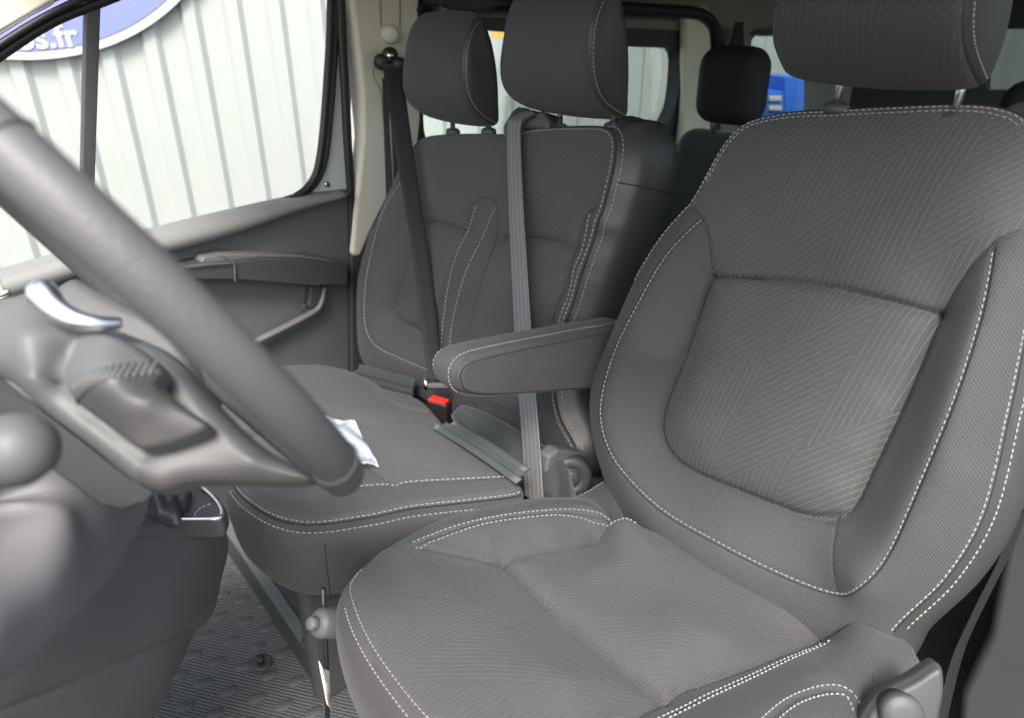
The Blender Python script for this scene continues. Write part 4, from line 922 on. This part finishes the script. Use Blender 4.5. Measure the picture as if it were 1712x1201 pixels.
v, f = disc(Bp(651, 56), (.9, -.4, -.1), [(.022, -.01), (.0225, .010), (.021, .020), (.016, .026), (.008, .027)], 32); fixn(obj('height_adjuster_knob', v, f, M['cream'], bp))
v, f = tube(cr([Bp(630, 98, .01), Bp(624, 125, .008), Bp(636, 150, .006), Bp(641, 200, .004), Bp(643, 240, .003)], False, 50), .0011, 6); obj('trim_wire', v, f, M['pl_mid'], bp)
plate('lower_pillar_trim', [Bp(x, y, -.005) for x, y in [(586, 425), (606, 425), (628, 395), (680, 400), (690, 700), (588, 760)]], (-.05, 0, 0), M['pl_dark'], bp, .010, seg=4)

# side wall beyond, with window openings (plane x = -.88)
XW = -.88
bw = thing('van_body', (XW, 1.8, .1), 'grey and cream inner body of the van behind the front seats, with tinted side windows', 'van')
def Wp(x, y, dx=0): return onx(x, y, XW+dx)
yA, yB = .74, 4.0
h1_ = cr([Wp(x, y) for x, y in [(722, 70), (728, 56), (820, 51), (960, 64), (1050, 77), (1118, 80), (1134, 85), (1138, 105), (1133, 160), (1125, 190), (1100, 232), (1080, 246), (900, 252), (724, 252)]], True, 120)[:120]
h1o = cr([Wp(x, y) for x, y in [(702, 60), (712, 32), (820, 28), (960, 38), (1060, 46), (1130, 50), (1150, 60), (1158, 100), (1152, 170), (1142, 200), (1115, 250), (1090, 270), (900, 275), (704, 275)]], True, 120)[:120]
h2_ = [Wp(x, y) for x, y in [(1256, 78), (1262, 62), (1275, 58), (1350, 56), (1350, 225), (1250, 225)]]
h2_ = cr(h2_, True, 80)[:80]
outer = [(XW, yA, .0), (XW, yB, 0), (XW, yB, 1.42), (XW, yA, 1.42)]
v, f = holed(outer, [h1o, h2_], (-.05, 0, 0)); obj('side_wall', v, f, M['lining'], bw, False)
v, f = holed(h1o, [h1_], (-.06, 0, 0)); obj('window_surround', v, f, M['black'], bw, False)
v, f = prism(h1_, (-.004, 0, 0)); v = v-X3*.045; g1 = obj('window_pane', v, f, M['glass_teal'], bw, False)
v, f = prism(h2_, (-.004, 0, 0)); v = v-X3*.045; obj('window_pane', v, f, M['glass_teal'], bw, False)
v, f = box((XW+.02, 2.4, .33), (.04, 3.2, .66)); obj('lower_side_trim', v, f, M['rear'], bw, bevel=.012)
plate('rear_pillar', [Wp(x, y, .05) for x, y in [(1150, 10), (1188, 10), (1192, 90), (1190, 250), (1150, 330), (1130, 330), (1148, 200), (1152, 150)]], (-.05, 0, 0), M['cream'], bw, .02, seg=4)
v, f = tube(cr([Wp(x, y, .06) for x, y in [(690, 20), (720, 6), (800, 4), (1000, 12), (1150, 20), (1180, 28), (1196, 50), (1202, 90), (1198, 140), (1196, 240), (1196, 330)]], False, 120), .022, 12); obj('door_weatherstrip', v, f, M['rubber'], bw)
v, f = tube(cr([Wp(x, y, .03) for x, y in [(703, -40), (698, 20), (694, 120), (692, 230), (680, 300)]], False, 60), .011, 10); obj('door_weatherstrip', v, f, M['rubber'], bw)
plate('quarter_trim', [Wp(x, y, .05) for x, y in [(1205, 40), (1250, 60), (1240, 130), (1236, 260), (1205, 330), (1205, 150)]], (-.05, 0, 0), M['lining'], bw, .01)
plate('window_cap', [Wp(x, y, .03) for x, y in [(1262, 56), (1272, 48), (1300, 43), (1352, 42), (1352, 60), (1270, 60)]], (-.02, 0, 0), M['rear'], bw, .006)
v, f = box((0, 1.98, 1.44), (1.86, 4.2, .04)); v[:, 2] += np.where(v[:, 1] < 0, .0, 0); obj('roof', v, f, M['lining'], bw, False)
v, f = box((0, .95, 1.33), (1.7, .10, .14)); obj('roof_beam', v, f, M['lining'], bw, bevel=.03)
pr_ = [(700, -30), (706, 8), (722, 17), (770, 20), (800, 12), (806, -30)]
plate('roof_bracket', [onx(x, y, -.80) for x, y in pr_], (.08, 0, 0), M['black'], bw, .006)
# rear end wall with a window
YR = 3.95
def Rp(x, y): return ony(x, y, YR)
hR = [Rp(x, y) for x, y in [(1655, 48), (1800, 48), (1800, 150), (1650, 150)]]
v, f = holed([(-.9, YR, 0), (.9, YR, 0), (.9, YR, 1.42), (-.9, YR, 1.42)], [hR], (0, .05, 0)); obj('rear_wall', v, f, M['rear'], bw, False)
v, f = prism(hR, (0, .004, 0)); obj('rear_pane', v+Y3*.02, f, M['glass_dark'], bw, False)
# driver side wall behind the door opening
v, f = box((.91, 2.35, .33), (.05, 3.3, .66)); obj('driver_side_wall', v, f, M['lining'], bw, False)
v, f = box((.91, 1.9, 1.0), (.05, .14, .7)); obj('driver_side_post', v, f, M['lining'], bw, False)
v, f = box((.915, 2.35, 1.0), (.004, 3.2, .68)); obj('side_window_pane', v, f, M['glass_teal'], bw, False)
plate('driver_side_pillar', [(.84, .78, 0), (.84, .78, 1.4), (.84, .72, 1.4), (.84, .70, 0)], (.06, 0, 0), M['pl_dark'], bw, .01)
# door-side sill trim at right of the picture
def Q(x, y, X=.775): return onx(x, y, X)
dp = tag(plate('door_pillar_trim', [ony(x, y, .62) for x, y in [(1722, 640), (1700, 760), (1685, 860), (1668, 960), (1650, 1060), (1622, 1120), (1604, 1160), (1598, 1260), (1780, 1260), (1780, 640)]], (0, .10, 0), M['pl_dark'], None, .014, seg=4, loc=(.8, .6, .3)), 'grey door pillar trim at the right edge beside the nearest seat', 'pillar trim')
# black belt webbing running down beside the driver seat
q = [ony(x, y, .60) for x, y in [(1712, 850), (1680, 930), (1640, 1010), (1600, 1100), (1572, 1215)]]
v, f, u = ribbon(cr(q, False, 40), [np.array([.25, .9, .3])]*41, .03, .002); tag(obj('driver_seat_belt', v, f, M['belt_blk'], None, True, u, loc=q[2]), 'black seat belt webbing in the dark gap right of the nearest seat', 'seat belt')

# ================================================================== SEAT BELTS OF THE BENCH
sb = thing('passenger_seat_belt', Bp(655, 105), 'black seat belt hanging from the cream pillar anchor down to a red buckle', 'seat belt')
Pn = np.cross(X3, tilt(BT));
if Pn@(CAM-np.array(BO)) < 0: Pn = -Pn
dep = [(655, 108, 1.80), (664, 170, 1.77), (682, 290, 1.70), (703, 420, 1.62), (718, 540, 1.545), (729, 636, 1.50)]
bdep = lambda x, y, o: min(3, float((onp(x, y, np.array(BO)+Pn*o, Pn)-CAM)@FWD))
dep = [(x, y, min(d_, bdep(x, y, .045))) for x, y, d_ in dep]
cl = cr([ond(x, y, d_) for x, y, d_ in dep], False, 80)
wd = [RGT*.96+FWD*.2-UPV*.05]*81; ww = np.interp(np.linspace(0, 1, 81), [0, .5, 1], [.044, .038, .034])
v, f, u = ribbon(cl, wd, ww, .0016); obj('webbing', v, f, M['belt_blk'], sb, True, u)
cl2 = cr([ond(x, y, d_) for x, y, d_ in [(650, 112, 1.82), (646, 200, 1.83), (652, 320, 1.83), (640, 420, 1.84)]], False, 40)
v, f, u = ribbon(cl2, [RGT]*41, .014, .0016); obj('webbing_return', v, f, M['belt_blk'], sb, True, u)
kn = []
for x, y, r in ((652, 92, .020), (638, 103, .020), (668, 108, .019)): kn.append(disc(ond(x, y, 1.785), (.85, -.5, .1), [(r, -.012), (r, .004), (r*.75, .012), (r*.35, .014)], 24))
v, f = join(*kn); fixn(obj('anchor_loop', v, f, M['black'], sb))
v, f = disc(ond(652, 92, 1.77), (.85, -.5, .1), [(.008, 0), (.008, .004), (.003, .005)], 16); fixn(obj('anchor_bolt', v, f, M['steel'], sb))
# tongue and buckle
def camR(): return np.array([RGT, FWD*-1, UPV]).T
R3 = np.stack([RGT, -FWD, UPV], 1)
v, f = box(ond(731, 645, 1.49), (.050, .016, .014), R3); obj('belt_tongue', v, f, M['pl_dark'], sb, bevel=.003)
v, f = tube([ond(712, 632, 1.485), ond(712, 652, 1.485)], .005, 10); obj('tongue_pin', v, f, M['steel'], sb)
bkl = thing('belt_buckle', ond(736, 715, 1.45), 'black seat belt buckle with red release button standing between the bench cushions', 'buckle')
cx_ = ond(736, 692, 1.46); bR = np.array([[1, 0, 0], [0, 1, 0], [0, 0, 1.]])
az = math.radians(20); bR = np.array([[math.cos(az), -math.sin(az), 0], [math.sin(az), math.cos(az), 0], [0, 0, 1]])
v, f = box(cx_-Z3*.004, (.046, .026, .070), bR); obj('buckle_body', v, f, M['black'], bkl, bevel=.004)
v, f = box(cx_+np.array([.0, -.002, .033]), (.040, .020, .006), bR); obj('release_button', v, f, M['red'], bkl, bevel=.002)
# middle belt
mb = thing('middle_seat_belt', onp(865, 200, BO, Pn), 'grey woven seat belt running down the middle of the double bench', 'seat belt')
bpx = lambda x, y, o: onp(x, y, np.array(BO)+Pn*o, Pn)
pts = [bpx(876, 180, -.05), bpx(864, 194, .0), bpx(859, 222, .012), bpx(862, 330, .028), bpx(868, 450, .035), bpx(874, 560, .05), bpx(880, 650, .07), bpx(887, 740, .095), bpx(893, 842, .13)]
cl = cr(pts, False, 120); ww = np.interp(np.linspace(0, 1, 121), [0, .1, .6, 1], [.040, .043, .055, .056])
v, f, u = ribbon(cl, [X3*.95-Y3*.1]*121, ww, .0014); obj('webbing', v, f, M['belt'], mb, True, u)
plate('belt_guide', [bpx(x, y, .006) for x, y in [(842, 232), (840, 210), (850, 194), (872, 183), (890, 182), (892, 192), (876, 200), (868, 214), (864, 232)]], -Pn*.02, M['pl_dark'], mb, .005)
plate('belt_guide_cover', [onp(x, y, BO, Pn)-Pn*.005 for x, y in [(868, 215), (866, 196), (880, 184), (905, 184), (915, 200), (914, 215)]], -Pn*.05, M['pl_dark'], mb, .006)

# ================================================================== SECOND ROW
def rear_seat(name, x, y, zt, label, w=.21):
    r = thing('rear_chair', (x, y, 0), label, 'car seat', 'rear seats seen between the front headrests')
    V = []; Fc = []
    def rb(nm, c, sz, m, bev):
        v, f = box(c, sz); o = obj(nm, v, f, m, r, bevel=bev, seg=5); return o
    rb('headrest', (x, y, zt-.105), (w, .12, .215), M['rearblk'], .058)
    v, f = box((x, y+.04, zt-.50), (.47, .12, .52)); 
    v[:, 0] = x+(v[:, 0]-x)*np.where(v[:, 2] > zt-.4, .72, 1.); obj('backrest', v, f, M['rear'], r, bevel=.05, seg=5)
    rb('seat_cushion', (x, y-.22, zt-.80), (.47, .5, .14), M['rear'], .04)
    for s in (-1, 1): v, f = tube([(x+s*.05, y+.01, zt-.26), (x+s*.05, y+.01, zt-.16)], .007, 10); obj('headrest_post', v, f, M['steel'], r)
    rb('seat_frame', (x, y-.2, zt-.95), (.42, .4, .16), M['black'], .01)
    return r
c = ony(1232, 85, 1.62); rear_seat('rear_seat', c[0], 1.62, c[2]+.012, 'black rear seat headrest and teal grey backrest framed between the bench and nearest seat')
c = ony(1700, 140, 1.9); rear_seat('rear_seat', c[0]+.08, 1.9, c[2]+.01, 'dark rear seat top just visible behind the right side of the nearest headrest')
rb_ = thing('rear_seat_belt', Wp(1240, 100), 'black webbing strap in front of the rear quarter trim above the far black headrest', 'seat belt')
v, f, u = ribbon(cr([Wp(1236, 36, .1), Wp(1232, 70, .12), Wp(1228, 120, .16)], False, 20), [np.array([.2, 1, 0])]*21, np.linspace(.05, .14, 21), .004); obj('webbing', v, f, M['rearblk'], rb_, True, u)

# ================================================================== PLASTIC BAG on the bench
V = []; Fc = []; U = []
c4 = [mc.w3(mc.tr([q])[:, :2], mc.H(mc.tr([q])[:, :2])+.004)[0] for q in [(530, 704, 0), (592, 706, 0), (634, 784, 0), (560, 800, 0)]]
n = 26
for j in range(n):
    for i in range(n):
        s_, t_ = i/(n-1), j/(n-1); p = (c4[0]*(1-s_)+c4[1]*s_)*(1-t_)+(c4[3]*(1-s_)+c4[2]*s_)*t_
        V.append(p+Z3*(.004+.0035*math.sin(s_*6+t_*9+2*math.sin(t_*7))+.0022*math.sin(s_*19-t_*11+3*math.sin(s_*5))+rng.uniform(-.0006, .0006)))
for j in range(n-1):
    for i in range(n-1): Fc.append((j*n+i, j*n+i+1, (j+1)*n+i+1, (j+1)*n+i))
bag = obj('plastic_bag', V, Fc, M['film'], None, True, loc=c4[0]); sd = bag.modifiers.new('s', 'SOLIDIFY'); sd.thickness = .0008
tag(bag, 'small clear crinkled plastic bag lying on the middle seat cushion', 'plastic bag')

# ================================================================== OUTSIDE
gz = -.62
g = obj('ground', [(-80, -80, gz), (80, -80, gz), (80, 80, gz), (-80, 80, gz)], [(0, 1, 2, 3)], M['asphalt'], None, False); g['kind'] = 'structure'
wd_ = np.array([math.sin(math.radians(28)), math.cos(math.radians(28)), 0]); wn = np.array([wd_[1], -wd_[0], 0])
W0 = CAM+ sight(330, 200)*4.3; W0[2] = 0
def onwall(x, y, off=0): return onp(x, y, W0+wn*off, wn)
bl = thing('building', (W0[0], W0[1], gz), 'white corrugated metal clad building standing close outside the passenger windows', 'building')
pit = .235; V = []; Fc = []; zs = (gz, 5.2); pf = []
x = -6
while x < 12: pf += [(x, 0), (x+.115, 0), (x+.140, .028), (x+.205, .028)]; x += pit
u0 = (onwall(395, 351)-W0)@wd_; u1 = (onwall(410, 351)-W0)@wd_
ofs = (u0 % pit)-.115
for (a, d_) in pf:
    for z in zs: V.append(W0+wd_*(a+ofs)+wn*d_+np.array([0, 0, z]))
for i in range(len(pf)-1): Fc.append((2*i, 2*i+2, 2*i+3, 2*i+1))
obj('corrugated_cladding', V, Fc, M['white'], bl, False)
fl_ = box(W0+wd_*3+wn*-.25+np.array([0, 0, 2.3]), (18, .4, 5.8), np.array([wd_, -wn, Z3]).T); obj('wall_core', fl_[0], fl_[1], M['white'], bl, False)
# oval sign
sg = thing('oval_sign', onwall(90, 40, .06), 'large blue oval sign with white rim and lettering os.fr on the pale wall', 'sign')
rimp = [onwall(x, y, .07) for x, y in [(0, 97), (45, 101), (100, 97), (160, 82), (220, 58), (265, 32), (298, 4)]]
uv_ = np.array([((p-W0)@wd_, p[2]) for p in rimp])
# fit an axis-aligned ellipse to the rim
best = None
for ca in np.linspace(uv_[:, 0].min()-.4, uv_[:, 0].mean()+.3, 40):
    for cb in np.linspace(uv_[:, 1].max(), uv_[:, 1].max()+1.2, 40):
        A_ = np.c_[(uv_[:, 0]-ca)**2, (uv_[:, 1]-cb)**2]; s_, res, *_ = np.linalg.lstsq(A_, np.ones(len(A_)), rcond=None)
        if (s_ <= 0).any(): continue
        e = np.abs(A_@s_-1).max()+.02*(1/math.sqrt(s_[0]))
        if best is None or e < best[0]: best = (e, ca, cb, 1/math.sqrt(s_[0]), 1/math.sqrt(s_[1]))
_, ca, cb, ra, rb2 = best
def ell(sc, n=140): return [W0+wd_*(ca+ra*sc*math.cos(t))+np.array([0, 0, cb+rb2*sc*math.sin(t)]) for t in np.linspace(0, 2*PI, n, endpoint=False)]
k_ = 1-.045/min(ra, rb2)
v, f = prism(np.array(ell(1))+wn*.052, wn*.02); fixn(obj('sign_rim', v, f, M['signwhite'], sg, False))
v, f = prism(np.array(ell(k_))+wn*.073, wn*.004); fixn(obj('sign_face', v, f, M['signblue'], sg, False))
tc = bpy.data.curves.new('txt', 'FONT'); tc.body = 'os.fr'; tc.size = .30; tc.extrude = .003; tc.offset = .006
to = bpy.data.objects.new('sign_lettering', tc); COL.objects.link(to); bpy.context.view_layer.update()
me = bpy.data.meshes.new_from_object(to.evaluated_get(bpy.context.evaluated_depsgraph_get())); bpy.data.objects.remove(to); bpy.data.curves.remove(tc)
vv = np.array([v.co for v in me.vertices]); ff = [tuple(p.vertices) for p in me.polygons]
tl, tr_ = onwall(30, 83, .08), onwall(136, 75, .08); hgt = np.linalg.norm(onwall(125, 38, .08)-onwall(130, 76, .08))
wt = np.linalg.norm(tr_-tl); wx = vv[:, 0].max()-vv[:, 0].min(); wy = vv[:, 1].max()
ud = (tr_-tl)/wt; up_ = np.cross(wn, ud); up_ = up_ if up_[2] > 0 else -up_
V = tl+(vv[:, :1]-vv[:, 0].min())*wt/wx*ud+vv[:, 1:2]*hgt/wy*up_+vv[:, 2:3]*wn
obj('sign_lettering', V, ff, M['signwhite'], sg, False)
# orange panel and blue unit seen through the rear windows
p = [onwall(x, y, .2) for x, y in [(822, 40), (862, 42), (862, 62), (822, 64)]]
tag(plate('orange_panel', p, wn*.03, M['orange'], None, .004, loc=p[0]), 'small orange panel on the pale wall, between the two bench headrests', 'panel')
bu = thing('blue_cabinet', onwall(1330, 300, .6), 'bright blue cabinet with white louvres outside, between the far headrest and nearest headrest', 'cabinet')
def wbox(nm, x0, y0, x1, y1, off, dp, m):
    q = [onwall(x0, y0, off), onwall(x1, y0, off), onwall(x1, y1, off), onwall(x0, y1, off)]; return plate(nm, q, -wn*dp, m, bu, .005)
wbox('cabinet_body', 1312, 128, 1352, 330, .5, .3, M['blue']); wbox('louvre_frame', 1284, 152, 1311, 330, .5, .3, M['blue'])
for y in (160, 176): wbox('louvre', 1287, y, 1308, y+9, .52, .02, M['signwhite'])

# ================================================================== LIGHT
w = bpy.data.worlds.new('World'); scn.world = w; w.use_nodes = True; nt = w.node_tree
sk = nt.nodes.new('ShaderNodeTexSky'); sk.sky_type = 'NISHITA'; sk.sun_disc = False; sk.sun_elevation = math.radians(52)
az = math.radians(136)                      # sun high on the driver's side, soft overcast
sk.sun_rotation = az; sk.dust_density = 4; sk.air_density = 1.2; sk.ozone_density = 1
nt.links.new(sk.outputs[0], nt.nodes['Background'].inputs[0]); nt.nodes['Background'].inputs[1].default_value = .14
sl = bpy.data.lights.new('sun', 'SUN'); sl.energy = 1.5; sl.angle = math.radians(16); sl.color = (1, .99, .985)
so_ = bpy.data.objects.new('sun', sl); COL.objects.link(so_)
el = math.radians(52); sd_ = Vector((math.sin(az)*math.cos(el), math.cos(az)*math.cos(el), math.sin(el)))
so_.rotation_euler = sd_.to_track_quat('Z', 'Y').to_euler()
vs = scn.view_settings; vs.view_transform = 'Standard'; vs.look = 'None'; vs.gamma = 1; vs.use_curve_mapping = False; vs.exposure = 1.85
scn.render.engine = 'CYCLES'; cy = scn.cycles; cy.use_denoising = True; cy.max_bounces = 8; cy.diffuse_bounces = 5; cy.transparent_max_bounces = 12
cy.sample_clamp_indirect = 6
try: cy.denoiser = 'OPENIMAGEDENOISE'
except Exception: pass
